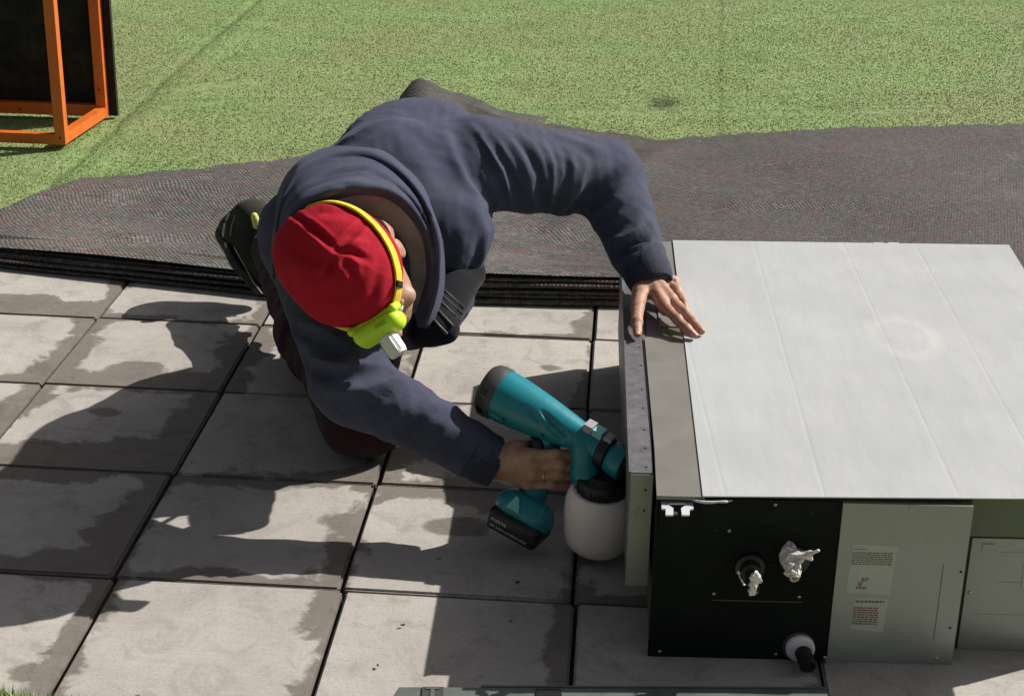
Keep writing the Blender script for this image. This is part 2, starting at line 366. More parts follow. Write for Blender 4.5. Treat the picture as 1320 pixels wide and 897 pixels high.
# ------------------------------------------------------------------ implicit bodies -> one continuous surface
def smin(a, b, k):
    h = np.clip(.5+.5*(b-a)/k, 0, 1); return b*(1-h)+a*h-k*h*(1-h)
class Solid:
    def __init__(s): s.p = []
    def cone(s, a, b, ra, rb, k=.02): s.p.append(('c', np.array(a, float), np.array(b, float), ra, rb, k, 1)); return s
    def chain(s, pts, rs, k=.02):
        for i in range(len(pts)-1): s.cone(pts[i], pts[i+1], rs[i], rs[i+1], k)
        return s
    def ell(s, c, r, R=None, k=.02, sub=1): s.p.append(('e', np.array(c, float), np.array(r, float), np.eye(3) if R is None else np.array(R, float), 0, k, sub)); return s
    def cut(s, p0, n, k=.01): s.p.append(('p', np.array(p0, float), np.array(n, float)/np.linalg.norm(n), 0, 0, k, -1)); return s   # keeps the side n points away from
    def prim(s, q, P):
        if q[0] == 'c':
            a, b = q[1], q[2]; ba = b-a; L = ba@ba+1e-12; t = np.clip(((P-a)@ba)/L, 0, 1)
            return np.linalg.norm(P-a-t[..., None]*ba, axis=-1)-(q[3]+(q[4]-q[3])*t)
        if q[0] == 'e':
            d = (P-q[1])@q[3]; k0 = np.linalg.norm(d/q[2], axis=-1); k1 = np.linalg.norm(d/q[2]**2, axis=-1)+1e-9
            return k0*(k0-1)/k1
        if q[0] == 'v':
            x = P[..., 0]; return np.maximum(np.hypot(P[..., 1], P[..., 2])-np.interp(x, q[1], q[2]), np.maximum(q[1][0]-x, x-q[1][-1]))
        return (P-q[1])@q[2]
    def bb(s, q):
        if q[0] == 'c':
            r = max(q[3], q[4]); return np.minimum(q[1], q[2])-r, np.maximum(q[1], q[2])+r
        if q[0] == 'v': m_ = q[2].max(); return np.array((q[1][0], -m_, -m_)), np.array((q[1][-1], m_, m_))
        r = q[2].max(); return q[1]-r, q[1]+r
    def eval(s, P):
        P = np.atleast_2d(np.asarray(P, float)); f = np.full(len(P), 9.)
        for q in s.p:
            d = s.prim(q, P)
            if q[6] == 1: f = smin(f, d, q[5])
            else: f = -smin(-f, (d if q[0] == 'e' else -d), q[5])
        return f
    def mesh(s, h):
        add = [q for q in s.p if q[6] == 1]; lo = np.min([s.bb(q)[0] for q in add], 0)-3*h; hi = np.max([s.bb(q)[1] for q in add], 0)+3*h
        n = np.ceil((hi-lo)/h).astype(int)+1
        f = np.full(tuple(n), .05, np.float32)
        ax = [lo[i]+h*np.arange(n[i]) for i in range(3)]
        for q in s.p:
            if q[0] == 'p': sl = tuple(slice(0, n[i]) for i in range(3))
            else:
                m = .03+q[5]; a, b = s.bb(q); sl = tuple(slice(max(0, int((a[i]-m-lo[i])/h)), min(n[i], int((b[i]+m-lo[i])/h)+2)) for i in range(3))
                if any(x.stop <= x.start for x in sl): continue
            G = np.stack(np.meshgrid(*[ax[i][sl[i]] for i in range(3)], indexing='ij'), -1)
            d = s.prim(q, G); cur = f[sl]
            if q[6] == 1: f[sl] = smin(cur, d, q[5])
            else: f[sl] = -smin(-cur, (d if q[0] == 'e' else -d), q[5])
        return nets(f, lo, h)
def nets(f, lo, h):
    ins = f < 0; c = [f[i:f.shape[0]-1+i, j:f.shape[1]-1+j, k:f.shape[2]-1+k] for i in (0, 1) for j in (0, 1) for k in (0, 1)]
    cnt = sum((x < 0).astype(np.int8) for x in c); act = (cnt > 0) & (cnt < 8); idx = np.argwhere(act)
    cid = np.full(act.shape, -1, np.int32); cid[act] = np.arange(len(idx)); vals = np.stack([x[act] for x in c], 1)
    offs = np.array([(i, j, k) for i in (0, 1) for j in (0, 1) for k in (0, 1)], float); acc = np.zeros((len(idx), 3)); w = np.zeros(len(idx))
    for a in range(8):
        for b in range(a+1, 8):
            if abs(offs[a]-offs[b]).sum() != 1: continue
            fa, fb = vals[:, a], vals[:, b]; m = (fa < 0) != (fb < 0); t = np.where(m, fa/(fa-fb+1e-20*(fa == fb)), 0)
            acc += m[:, None]*(offs[a]+t[:, None]*(offs[b]-offs[a])); w += m
    V = lo+h*(idx+acc/w[:, None]); Q = []
    X, Y_, Z = ins.shape
    for axis in range(3):
        sl0 = [slice(1, X-1), slice(1, Y_-1), slice(1, Z-1)]; sl1 = list(sl0); sl0[axis] = slice(0, ins.shape[axis]-1); sl1[axis] = slice(1, ins.shape[axis])
        A = ins[tuple(sl0)]; B = ins[tuple(sl1)]; e = np.argwhere(A != B); o = np.array([0 if i == axis else 1 for i in range(3)]); e = e+o
        u = np.zeros(3, int); v = np.zeros(3, int); u[(axis+1) % 3] = 1; v[(axis+2) % 3] = 1
        q = np.stack([cid[tuple((e-u-v).T)], cid[tuple((e-v).T)], cid[tuple(e.T)], cid[tuple((e-u).T)]], 1)
        flip = ~ins[tuple(e.T)]; q[flip] = q[flip][:, ::-1]; Q.append(q)
    Q = np.concatenate(Q); Q = Q[(Q >= 0).all(1)]
    return V, Q
def vnorm(V, Q):
    n = np.cross(V[Q[:, 2]]-V[Q[:, 0]], V[Q[:, 3]]-V[Q[:, 1]]); N = np.zeros_like(V)
    for k in range(4): np.add.at(N, Q[:, k], n)
    return N/(np.linalg.norm(N, axis=1, keepdims=True)+1e-12)
def relax(V, Q, it=2, lam=.5):
    for _ in range(it):
        acc = np.zeros_like(V); c = np.zeros(len(V))
        for a, b in ((0, 1), (1, 2), (2, 3), (3, 0)):
            np.add.at(acc, Q[:, a], V[Q[:, b]]); np.add.at(acc, Q[:, b], V[Q[:, a]]); np.add.at(c, Q[:, a], 1); np.add.at(c, Q[:, b], 1)
        V = V+lam*(acc/c[:, None]-V)
    return V
def seg_dist(V, a, b):
    a = np.array(a); b = np.array(b); ba = b-a; t = np.clip(((V-a)@ba)/(ba@ba), 0, 1); return np.linalg.norm(V-a-t[:, None]*ba, axis=1), t
def folds(V, Q, lst):
    """lst: (polyline, amplitude, width) ; positive = ridge with a valley on each side, negative = crease"""
    N = vnorm(V, Q); D = np.zeros(len(V))
    for pts, amp, wd in lst:
        best = np.full(len(V), 9.); tt = np.zeros(len(V)); n = len(pts)-1
        for i in range(n):
            d, t = seg_dist(V, pts[i], pts[i+1]); m = d < best; best[m] = d[m]; tt[m] = ((i+t)/n)[m]
        fade = np.sin(np.pi*np.clip(tt, .04, .96))**.6
        u = best/wd; D += amp*fade*(np.exp(-u*u)-.45*np.exp(-((u-2.1)**2)*1.2))
    return V+N*D[:, None]
def wavy(V, Q, amp, f, seed=0):
    N = vnorm(V, Q); r = np.random.default_rng(seed); D = np.zeros(len(V))
    for i in range(7):
        d = r.normal(size=3); d /= np.linalg.norm(d); D += np.sin(V@d*f*r.uniform(.6, 1.7)+r.uniform(0, 6))/7
    return V+N*(amp*D*2)[:, None]

def ridged(V, Q, amp, f, seed=0):
    """sharp irregular creases: folded sine noise over a warped domain"""
    N = vnorm(V, Q); r = np.random.default_rng(seed); Wp_ = V.copy()
    for i in range(3):
        d = r.normal(size=3); d /= np.linalg.norm(d); Wp_ = Wp_+np.outer(np.sin(V@d*f*.5+r.uniform(0, 6)), r.normal(size=3))*(.5/f)
    D = np.zeros(len(V)); m = np.ones(len(V))
    for i in range(5):
        d = r.normal(size=3); d /= np.linalg.norm(d); e = r.normal(size=3); e /= np.linalg.norm(e)
        D += (1-2*np.abs(np.sin(Wp_@d*f*r.uniform(.5, 1.4)+r.uniform(0, 6)))**.7)*(.5+.5*np.sin(V@e*f*.35+r.uniform(0, 6)))
    return V+N*(amp*D/2)[:, None]

# ------------------------------------------------------------------ THE SETTING
prism('ground', [(-60, -40), (60, -40), (60, 90), (-60, 90)], -.30, -.065, M('soil', (.12, .11, .09), 1).vary(2, .2).m).__setitem__('kind', 'structure')

# paved terrace: a dark sand bed, each paver a child
pave = prism('pavement', [(-3.2, -.80), (2.8, -.80), (2.8, 1.62), (-3.2, 1.62)], -.064, -.030, bed_m); tag(pave, kind='structure')
def paver_mesh():
    bm = bmesh.new(); bmesh.ops.create_cube(bm, size=1, matrix=Matrix.Diagonal((.3935, .3935, .045, 1)))
    bmesh.ops.translate(bm, verts=bm.verts, vec=(0, 0, -.0225))
    bmesh.ops.bevel(bm, geom=[e for e in bm.edges if any(v.co.z > -.001 for v in e.verts)], offset=.004, segments=2, affect='EDGES')
    me = bpy.data.meshes.new('paver'); bm.to_mesh(me); bm.free(); me.materials.append(paver_m)
    me.shade_smooth(); me.set_sharp_from_angle(angle=math.radians(50)); return me
pm_ = paver_mesh()
# damp margins per (column, row): left, right, near, far, blot x, y, r ; column 0 lies between joints V0 and V1, row 0 against the net
DAMP = {(0, 4): (0, .035, 0, .02, .155, -.10, .035), (1, 4): (.012, .035, 0, 0, 0, 0, 0), (-1, 4): (0, .05, 0, 0, 0, 0, 0),
        (0, 3): (0, .075, .065, .05, 0, 0, 0), (1, 3): (.02, .05, .018, .015, .19, .05, .06), (2, 3): (.02, .015, 0, .065, -.03, .045, .05), (3, 3): (.03, .02, .02, 0, 0, 0, 0),
        (0, 2): (.02, .06, .12, .02, -.03, .07, .03), (1, 2): (0, .02, .03, 0, .18, -.16, .05), (-1, 2): (0, .06, .10, 0, 0, 0, 0), (2, 2): (.06, .02, .04, .01, 0, 0, 0),
        (-1, 1): (0, .045, .04, .0, 0, 0, 0), (0, 1): (.06, .05, .10, .025, -.02, -.10, .07), (1, 1): (.05, .02, 0, .04, 0, 0, 0), (2, 1): (0, .02, 0, 0, .11, .02, .03),
        (-1, 0): (0, .03, .13, 0, -.05, -.1, .06), (0, 0): (.02, .02, .03, .03, .02, .08, .03), (-2, 1): (0, 0, .04, .01, 0, 0, 0), (-2, 0): (.02, .03, .12, 0, 0, 0, 0), (2, 0): (.01, .02, .01, 0, 0, 0, 0)}
row_shift = {4: .004, 3: -.002, 2: .002, 1: .0, 0: .001, 5: .003}
for r in range(0, 6):
    for c in range(-4, 9):
        o = bpy.data.objects.new('paver', pm_); link(o, pave)
        jx, jy, jz = random.uniform(-.0012, .0012), random.uniform(-.001, .001), random.uniform(-.0015, .0015)
        o.location = (.4*(c+1-3)-.2+row_shift[r]+jx, .4*(4-r)-.2+jy, jz)
        o.rotation_euler = (random.uniform(-.003, .003), random.uniform(-.003, .003), random.uniform(-.0025, .0025))
        D = DAMP.get((c, r), (0, random.choice((0, .02, .03)), 0, random.choice((0, .015)), 0, 0, 0))
        for k, v in zip(('damp_left', 'damp_right', 'damp_near', 'damp_far', 'blot_x', 'blot_y', 'blot_r'), D): o[k] = float(v)

# artificial turf behind and the bit in front
def grid(x0, x1, y0, y1, nx, ny, fz):
    xs = np.linspace(x0, x1, nx); ys = np.linspace(y0, y1, ny); X, Yy = np.meshgrid(xs, ys, indexing='ij'); Z = fz(X, Yy)
    V = np.stack([X, Yy, Z], -1).reshape(-1, 3); i = np.arange(nx-1)[:, None]*ny+np.arange(ny-1)[None]
    Q = np.stack([i, i+ny, i+ny+1, i+1], -1).reshape(-1, 4); return V, Q
def turf_h(X, Yy):
    z = .004*np.sin(X*2.1+Yy*1.3)+.004*np.sin(Yy*3.1-X*.7+1)+.003*np.sin(X*5.3+2)*np.sin(Yy*4.1)
    d = np.abs(X+1.677); z = z-.006*np.exp(-(d/.02)**2)+.003*np.exp(-((d-.05)/.03)**2)     # the roll seam sinks between raised lips
    # wrinkles left of the man
    for (ax, ay, bx, by, h_) in ((-1.62, 3.50, -1.38, 3.62, .018), (-1.58, 3.30, -1.42, 3.33, .010), (-1.2, 3.28, 1.2, 3.62, .005)):
        P = np.stack([X, Yy], -1).reshape(-1, 2); a = np.array((ax, ay)); b = np.array((bx, by)); ba = b-a
        t = np.clip(((P-a)@ba)/(ba@ba), 0, 1); dd = np.linalg.norm(P-a-t[:, None]*ba, axis=1).reshape(X.shape); z = z+h_*np.exp(-(dd/.025)**2)
    return z
TZ = -.012
V, Q = grid(-4.5, 4.0, 1.60, 11, 200, 220, lambda X, Y_: turf_h(X, Y_)+TZ)
turf = fast_obj('turf', V, Q, turf_m); tag(turf, kind='structure')
far = [(-60, 11), (60, 11), (60, 90), (-60, 90)]
prism('turf', far, -.06, -.012, turf_m).__setitem__('kind', 'structure')
prism('turf', [(-60, -.82), (-4.5, -.82), (-4.5, 11), (-60, 11)], -.06, -.013, turf_m).__setitem__('kind', 'structure')
prism('turf', [(4.0, -.82), (60, -.82), (60, 11), (4.0, 11)], -.06, -.013, turf_m).__setitem__('kind', 'structure')
front = prism('turf', [(-60, -30), (-.55, -30), (-.62, -.50), (-.66, -.395), (-.84, -.372), (-3.3, -.31), (-60, -.31)], .001, .006, turf_m); tag(front, kind='structure')
prism('turf', [(-.55, -30), (60, -30), (60, -.82), (-.60, -.82)], -.06, -.004, turf_m).__setitem__('kind', 'structure')
def blades(name, P, L, wd, parent=None):
    n = len(P); th = rng.uniform(0, 2*np.pi, n); le = L*rng.uniform(.55, 1.2, n); lean = rng.uniform(.1, .95, n); ph = rng.uniform(0, 2*np.pi, n)
    a = np.stack([np.cos(th), np.sin(th), 0*th], 1)*(wd*rng.uniform(.6, 1.3, n)/2)[:, None]
    top = P+np.stack([np.cos(ph)*lean, np.sin(ph)*lean, np.sqrt(1-lean**2)], 1)*le[:, None]
    V = np.stack([P-a, P+a, top], 1).reshape(-1, 3); T = np.arange(3*n).reshape(-1, 3)
    o = fast_obj(name, V, T, blade_m, parent, smooth=False); tag(o, kind='stuff'); return o
n = 560000
yy = 1.9+(6.9-1.9)*rng.uniform(0, 1, n)**1.0; xw = (.36*(yy+2.6)); xx = rng.uniform(-1, 1, n)*xw-.12*(yy-1.9)*.9-.05
P = np.stack([xx, yy, turf_h(xx, yy)+TZ], 1)
NET_BACK = [(-3.2, 1.78), (-1.7271, 1.9905), (-1.6709, 2.18), (-1.60, 2.3047), (-1.0168, 2.6193), (-.86, 2.74), (-.78, 2.95), (-.735, 3.30), (-.60, 3.36), (-.4845, 3.34), (-.2259, 3.1733), (.2027, 3.0102), (.256, 3.0577), (.8566, 3.2786), (1.4752, 3.4224), (3.2, 3.75)]
NET_FRONT = [(-3.2, 1.62), (-1.9, 1.545), (-1.553, 1.512), (-.809, 1.385), (-.323, 1.396), (.064, 1.422), (1.0, 1.50), (3.2, 1.66)]
nb = np.array(NET_BACK); nf = np.array(NET_FRONT)
keep = yy > np.interp(xx, nb[:, 0], nb[:, 1])+.01; P = P[keep]
g_ = blades('turf_pile', P, .0046, .0042); tag(g_, 'short green plastic turf fibres behind the grey netting', 'turf')
n = 26000; xx = rng.uniform(-1.4, -.64, n); yy = rng.uniform(-.62, -.33, n); k = yy < np.interp(xx, [-3.3, -.84, -.66], [-.31, -.372, -.395])
g2 = blades('turf_pile', np.stack([xx, yy, 0*xx+.006], 1)[k], .02, .003); tag(g2, 'strip of green turf fibres along the bottom left corner', 'turf')

# ------------------------------------------------------------------ shade netting laid between turf and pavers, folded at its near edge
net = empty('shade_netting', (0, 1.5, 0), 0, 'grey woven netting spread over the turf with its near edge folded beside the pavers', 'netting')
def net_h(X, Yy, u):
    z = .012+.006*np.sin(X*3.1+.5)*np.sin(Yy*2.3)+.004*np.sin(X*7+Yy*3)+.003*np.sin(Yy*13+X*2.2)
    for (ax, ay, bx, by, h_, wd) in ((-1.25, 1.72, -.5, 2.0, .012, .05), (-1.45, 2.15, -1.1, 2.5, .010, .04), (-.1, 2.0, .2, 2.9, .012, .06), (.4, 2.3, 1.2, 2.5, .010, .05), (-.35, 1.9, .05, 1.65, .008, .04), (.25, 2.7, 1.3, 2.95, .008, .05)):
        P = np.stack([X, Yy], -1).reshape(-1, 2); a = np.array((ax, ay)); b = np.array((bx, by)); ba = b-a
        t = np.clip(((P-a)@ba)/(ba@ba), 0, 1); dd = np.linalg.norm(P-a-t[:, None]*ba, axis=1).reshape(X.shape); z = z+h_*np.exp(-(dd/wd)**2)
    return z
xs = np.linspace(-3.2, 3.2, 420); nv = 90; vv = np.linspace(0, 1, nv)
yb = np.interp(xs, nb[:, 0], nb[:, 1]); yb = yb+.008*np.sin(xs*31)+.006*np.sin(xs*67+1)+.004*rng.normal(size=len(xs)); yf = np.interp(xs, nf[:, 0], nf[:, 1])+.018
X = np.repeat(xs[:, None], nv, 1); Yg = yf[:, None]+(yb-yf)[:, None]*vv[None]
rise = np.interp(xs, [-3.2, -1.5, -.8, -.3, .1, 3.2], [.043, .043, .052, .065, .067, .067])
Z = net_h(X, Yg, vv)*np.clip((1-vv[None])*8, .25, 1)+rise[:, None]*np.exp(-((Yg-yf[:, None])/.22)**2)
V = np.stack([X, Yg, Z], -1).reshape(-1, 3); i = np.arange(len(xs)-1)[:, None]*nv+np.arange(nv-1)[None]
Q = np.stack([i, i+nv, i+nv+1, i+1], -1).reshape(-1, 4)
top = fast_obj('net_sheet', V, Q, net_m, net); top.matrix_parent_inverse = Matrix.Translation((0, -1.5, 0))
def flap():
    n = 30; R = []
    def res(c): c = np.array(c); d = np.r_[0, np.cumsum(np.linalg.norm(np.diff(c, axis=0), axis=1))]; u = np.linspace(0, d[-1], n); return np.stack([np.interp(u, d, c[:, i]) for i in range(3)], 1)
    ridge = res([(-0.764, 3.209, 0.012), (-0.7481, 3.4, 0.0415), (-0.7053, 3.42, 0.0924), (-0.6674, 3.41, 0.0876), (-0.5902, 3.4, 0.053), (-0.5158, 3.36, 0.0257), (-0.3881, 3.1616, 0.03), (-0.2213, 3.0815, 0.016)])
    fr_ = res([(-0.7453, 2.9996, 0.012), (-0.6756, 2.8755, 0.013), (-0.6095, 2.8654, 0.013), (-0.5243, 2.917, 0.013), (-0.4509, 2.9676, 0.013), (-0.373, 2.9788, 0.013), (-0.2051, 3.0271, 0.012)]); bk_ = ridge.copy(); bk_[:, 1] += .22; bk_[:, 2] = -.008
    C = [fr_, fr_*.45+ridge*.55+(0, -.02, -.01), ridge*.97+fr_*.03+(0, 0, .0), ridge+(0, .02, -.004), ridge*.5+bk_*.5+(0, 0, -.01), bk_]
    V = np.array(C).reshape(-1, 3); V += rng.normal(size=V.shape)*.0015; i = np.arange(len(C)-1)[:, None]*n+np.arange(n-1)[None]; Q = np.stack([i, i+1, i+n+1, i+n], -1).reshape(-1, 4)
    o = fast_obj('turned_up_fold', V-np.array((0, 1.5, 0)), Q, net_edge2, net); md = o.modifiers.new('s', 'SOLIDIFY'); md.thickness = .004
net_edge2 = net_mat('net_fold_shaded', .55); flap()  # darkened net copy: shade on the fold's near face put into its colour
def fold(k, zc0, th, setb, seed):
    """one folded layer: a rounded nose running along the front edge"""
    r = np.random.default_rng(seed); xs = np.linspace(-3.2, 3.2, 260); prof = []
    m = 9
    for a in np.linspace(-math.pi/2, math.pi/2, m): prof.append((-math.cos(a)*th*.62, math.sin(a)*th/2))
    prof = [(.10, -th/2)]+prof+[(.10, th/2)]
    ph = r.uniform(0, 6, 4); yoff = .006*np.sin(xs*1.7+ph[0])+.003*np.sin(xs*6+ph[1])+.0015*np.sin(xs*19+ph[2]); zoff = .0015*np.sin(xs*2.3+ph[3])
    sc = np.interp(xs, [-3.2, -1.5, -.8, -.3, .1, 3.2], [.68, .68, .80, 1, 1, 1])
    yf = np.interp(xs, nf[:, 0], nf[:, 1]); V = []
    for x, y0, yo, zo, s_ in zip(xs, yf, yoff, zoff, sc):
        for (py, pz) in prof: V.append((x, y0+setb+yo+py-1.5, (zc0+zo+pz)*s_+.002))
    P_ = len(prof); i = np.arange(len(xs)-1)[:, None]*P_+np.arange(P_-1)[None]
    Q = np.stack([i, i+P_, i+P_+1, i+1], -1).reshape(-1, 4)
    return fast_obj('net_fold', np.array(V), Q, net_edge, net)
zc = .008
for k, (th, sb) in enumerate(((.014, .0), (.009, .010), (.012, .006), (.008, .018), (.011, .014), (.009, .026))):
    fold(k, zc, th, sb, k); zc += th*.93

# ------------------------------------------------------------------ ducted air handling unit
TH = math.radians(3.2)
unit = empty('air_handling_unit', (.126, -.155, 0), TH, 'low green and black metal air handling unit with a pale sheet lying on it', 'air handling unit')
H = .290
prism('casing', [(.004, .004), (.493, .004), (.493, 1.225), (.044, 1.225)], .001, H, olive_d, unit, .002)
box('casing', .4935, .725, .052, 1.225, .001, H-.001, olive_d, unit, .002)
box('end_panel', 0, .2885, -.001, .0035, .001, H, black_panel, unit, .0012)
box('access_panel', .2895, .492, -.003, .0032, .001, H-.0015, olive_m, unit, .0012)
box('access_panel', .511, .723, .042, .0515, .0, .2085, olive_m, unit, .0015)
box('upper_panel', .503, .723, .044, .0515, .2105, H-.002, olive_d, unit, .001)
box('pressed_rib', .56, .70, .0414, .0422, .183, .1845, olive_m, unit, .0004)
box('pressed_rib', .56, .70, .0414, .0422, .128, .1295, olive_m, unit, .0004)
box('pressed_rib', .53, .71, .0414, .0422, .068, .0695, olive_m, unit, .0004)
box('pressed_rib', .53, .71, .0414, .0422, .022, .0235, olive_m, unit, .0004)
box('latch_tab', .528, .546, .0405, .0418, .188, .199, olive_m, unit, .0008)
box('pressed_rib', .4565, .458, -.0034, -.0029, .045, .185, olive_d, unit, .0002)
# galvanised side duct flange along the left side
prism('side_duct', [(-.036, .080), (-.001, .080), (.042, 1.225), (.001, 1.225)], .085, .2915, galv, unit, .0012)
box('side_duct', -.0365, -.0005, .0775, .0795, .085, .289, olive_m, unit, .0004)
prism('flange_lip', [(-.040, .076), (-.0365, .076), (.0005, 1.22), (-.003, 1.22)], .235, .2950, galv, unit, .0006)
for y in (.1, .17, .24, .33, .41, .52, .61, .72, .83, .92, 1.05, 1.15): lathe('screw_hole', [(.0022, 0), (.0022, .0008)], (-.014+.034*y, y, .2913), (0, 0, 1), dark_m, unit, 8)
for z in (.262, .225): lathe('screw_hole', [(.002, 0), (.002, .0008)], (-.012, .0775, z), (0, -1, 0), dark_m, unit, 8)
prism('side_flange', [(-.0005, .002), (.10, .002), (.12, 1.224), (.0425, 1.224)], .2902, .2925, galv, unit, .0006)
# rounded aluminium seam beside the strip

# taupe strip and its lifted break under the hand, filled by a painted shadow piece
prism('edge_strip', [(-.001, -.006), (.072, -.006), (0.0949, 0.6636), (0.0179, 0.6467), (.006, .16)], .2935, .2965, strip_m, unit, .0008)
prism('strip_gap_shadow', [(.02, .52), (.086, .52), (.094, .70), (.045, .70)], .2930, .2934, olive_d, unit)
prism('edge_strip', [(.050, .71), (.096, .71), (.117, 1.226), (.070, 1.226)], .2930, .2955, strip_m, unit, .0008)
prism('edge_strip_lip', [(-.001, -.009), (.073, -.009), (.073, -.0065), (-.001, -.0065)], .2905, .2968, strip_m, unit, .0006)
# screws
def screw(x, z, y=-.001, r=.0042):
    s_ = lathe('screw', [(r, 0), (r*.95, .0012), (r*.6, .0022), (r*.2, .0024)], (x, y, z), (0, -1, 0), screw_m, unit, 12)
    box('screw_slot', x-r*.6, x+r*.6, -0.0, .0006, z-.0004, z+.0004, dark_m, s_, 0).location = (0, y-.0027, 0)
for x, z in ((0.1848, 0.2909), (0.0188, 0.0107), (0.2072, 0.0104), (0.0995, 0.1202), (0.2356, 0.1184), (0.1164, 0.2342)): screw(x, min(z, .282), r=.0030)
for x, z in ((0.3945, 0.2899), (0.4654, 0.0122), (0.2854, 0.0054)): screw(x, max(.008, min(z, .281)), -.003, .0032)
screw(*(0.5185, 0.1088), .042, .0034)
for x, z in ((0.4859, 0.1724), (0.4811, 0.0696)): lathe('screw_hole', [(.0022, 0), (.0022, .0006)], (x, -.0031, z), (0, -1, 0), dark_m, unit, 8)
for x, z in ((0.0944, 0.235), (0.2421, 0.2693)): lathe('screw_hole', [(.0035, 0), (.0022, .0006)], (x, -.0012, z), (0, -1, 0), dark_m, unit, 10)
box('cover_edge', .096, .241, -.0030, -.0008, .1085, .1105, greyp, unit, .0004)
box('cover_plate', .097, .240, -.0022, -.0009, .111, .180, black_panel, unit, .0006)
# hanger bracket: white plate, dark slot, tab below
ear = [(0.0071, 0.0063), (0.0571, 0.0116), (0.0553, -0.0247), (0.0491, -0.0275), (0.0476, -0.0453), (0.0357, -0.0459), (0.0362, -0.0231), (0.0429, -0.0151), (0.0435, -0.0073), (0.0193, -0.0086), (0.0188, -0.0164), (0.0242, -0.0238), (0.0225, -0.0466), (0.0106, -0.0472), (0.012, -0.0269), (0.006, -0.0273)]
prism('hanger_bracket', ear, .2815, .2840, white_m, unit)
box('bracket_plate', .006, .050, -.0045, -.0012, .232, .2805, black_panel, unit, .0008)
lathe('bolt', [(.0045, 0), (.0042, .003)], (.027, -.030, .276), (0, 0, 1), greyp, unit, 10)
box('hanger_bracket', .57, .592, 1.226, 1.262, .2885, .2925, white_m, unit, .001)
box('hanger_bracket', .602, .626, 1.226, 1.264, .2885, .2925, white_m, unit, .001)
# sealant blob squeezed out under the sheet
tube('sealant_bead', [(*[v for v in ((0.051, 0.2899)[0], -.004)], .2905), ((0.0609, 0.2847)[0], -.011, .2905), ((0.0718, 0.285)[0], -.0145, .2905), ((0.0839, 0.284)[0], -.0145, .2905), ((0.0947, 0.2856)[0], -.013, .2910), ((0.1055, 0.2859)[0], -.0125, .2910), ((0.1172, 0.2917)[0], -.004, .2895)], [.0012, .0022, .0026, .0024, .0018, .0024, .001], white_m, unit, 8)
# pipe stubs, wrapped in torn plastic
x, z = (0.1525, 0.1727)
sock = lathe('pipe_socket', [(.0235, 0), (.0235, .008), (.017, .010), (.0155, .022), (.013, .022)], (x, -.002, z), (0, -1, 0), blackp, unit, 24)
lathe('pipe', [(.0095, 0), (.0095, .052), (.0075, .052), (.0075, .03)], (x, -.012, z-.004), (0, -1, -.05), rubber, unit, 20)
def crumple(name, prims, mat, amp=.0028, f=260, seed=0, h=.0016):
    s_ = Solid()
    for p in prims: s_.cone(*p)
    V, Q = s_.mesh(h); V = wavy(V, Q, amp*.8, f*.6, seed); V = ridged(V, Q, amp*1.1, f*.9, seed+1); return fast_obj(name, V, Q, mat, unit)
def film():
    m = M('torn_white_film', (.72, .66, .66), .28); m.base(m.ramp(m.noise(90, 4, .6, m.coord()), [(.35, (.45, .40, .38)), (.6, (.80, .77, .76))])); m.bump(m.noise(200, 4, .6, m.coord()), .5, .002); return m.m
film_m = film()
b = (0.1511, 0.195); c = (0.1496, 0.1675); d = (0.1271, 0.1853); e = (0.1363, 0.1766); g = (0.1614, 0.1857)
crumple('pipe_wrap', [((b[0], -.072, b[1]), (c[0]-.001, -.074, c[1]), .0075, .0075, .004), ((b[0]+.002, -.07, b[1]+.002), (g[0], -.07, g[1]), .0065, .003, .004), ((d[0], -.045, d[1]), (e[0], -.066, e[1]), .0028, .0032, .003), ((c[0], -.074, c[1]), (c[0]+.010, -.074, c[1]-.001), .003, .0012, .003)], film_m, seed=3)
x, z = (0.2228, 0.1831)
lathe('pipe_socket', [(.024, 0), (.024, .006), (.016, .008)], (x, -.002, z+.004), (0, -1, 0), blackp, unit, 24)
film2 = plastic('yellowed_film', (.62, .55, .45), .35, .25)
a = (0.2124, 0.2011); b = (0.2091, 0.2064); c = (0.2198, 0.2197); d = (0.2436, 0.2412); e = (0.2364, 0.2232)
crumple('pipe_wrap', [((a[0], -.012, a[1]), (b[0], -.075, b[1]), .0175, .0120, .006), ((c[0], -.05, c[1]), (d[0], -.07, d[1]), .0095, .0030, .008), ((c[0], -.05, c[1]-.002), (e[0], -.065, e[1]), .0075, .0042, .006)], film_m, seed=9)
lathe('pipe', [(.0070, 0), (.0070, .008), (.0055, .008), (.0055, .001)], (b[0], -.080, b[1]-.003), (0, -1, -.30), film2, unit, 16)
collar_m = plastic('collar_white', (.80, .74, .78), .45)
x, z = (0.244, 0.0203)
drain = lathe('drain_collar', [(.0235, 0), (.0235, .008), (.020, .012), (.013, .012)], (x, -.003, .027), (0, -1, 0), collar_m, unit, 28)
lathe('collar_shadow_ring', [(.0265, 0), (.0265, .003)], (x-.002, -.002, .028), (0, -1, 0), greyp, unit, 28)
lathe('drain_pipe', [(.0135, 0), (.0135, .036), (.0115, .038), (.0095, .034)], (x+.004, -.012, .0235), (.10, -1, -.12), rubber, unit, 24)
box('bracket_foot', .2865, .303, -.012, -.0035, .0, .006, screw_m, unit, .001)
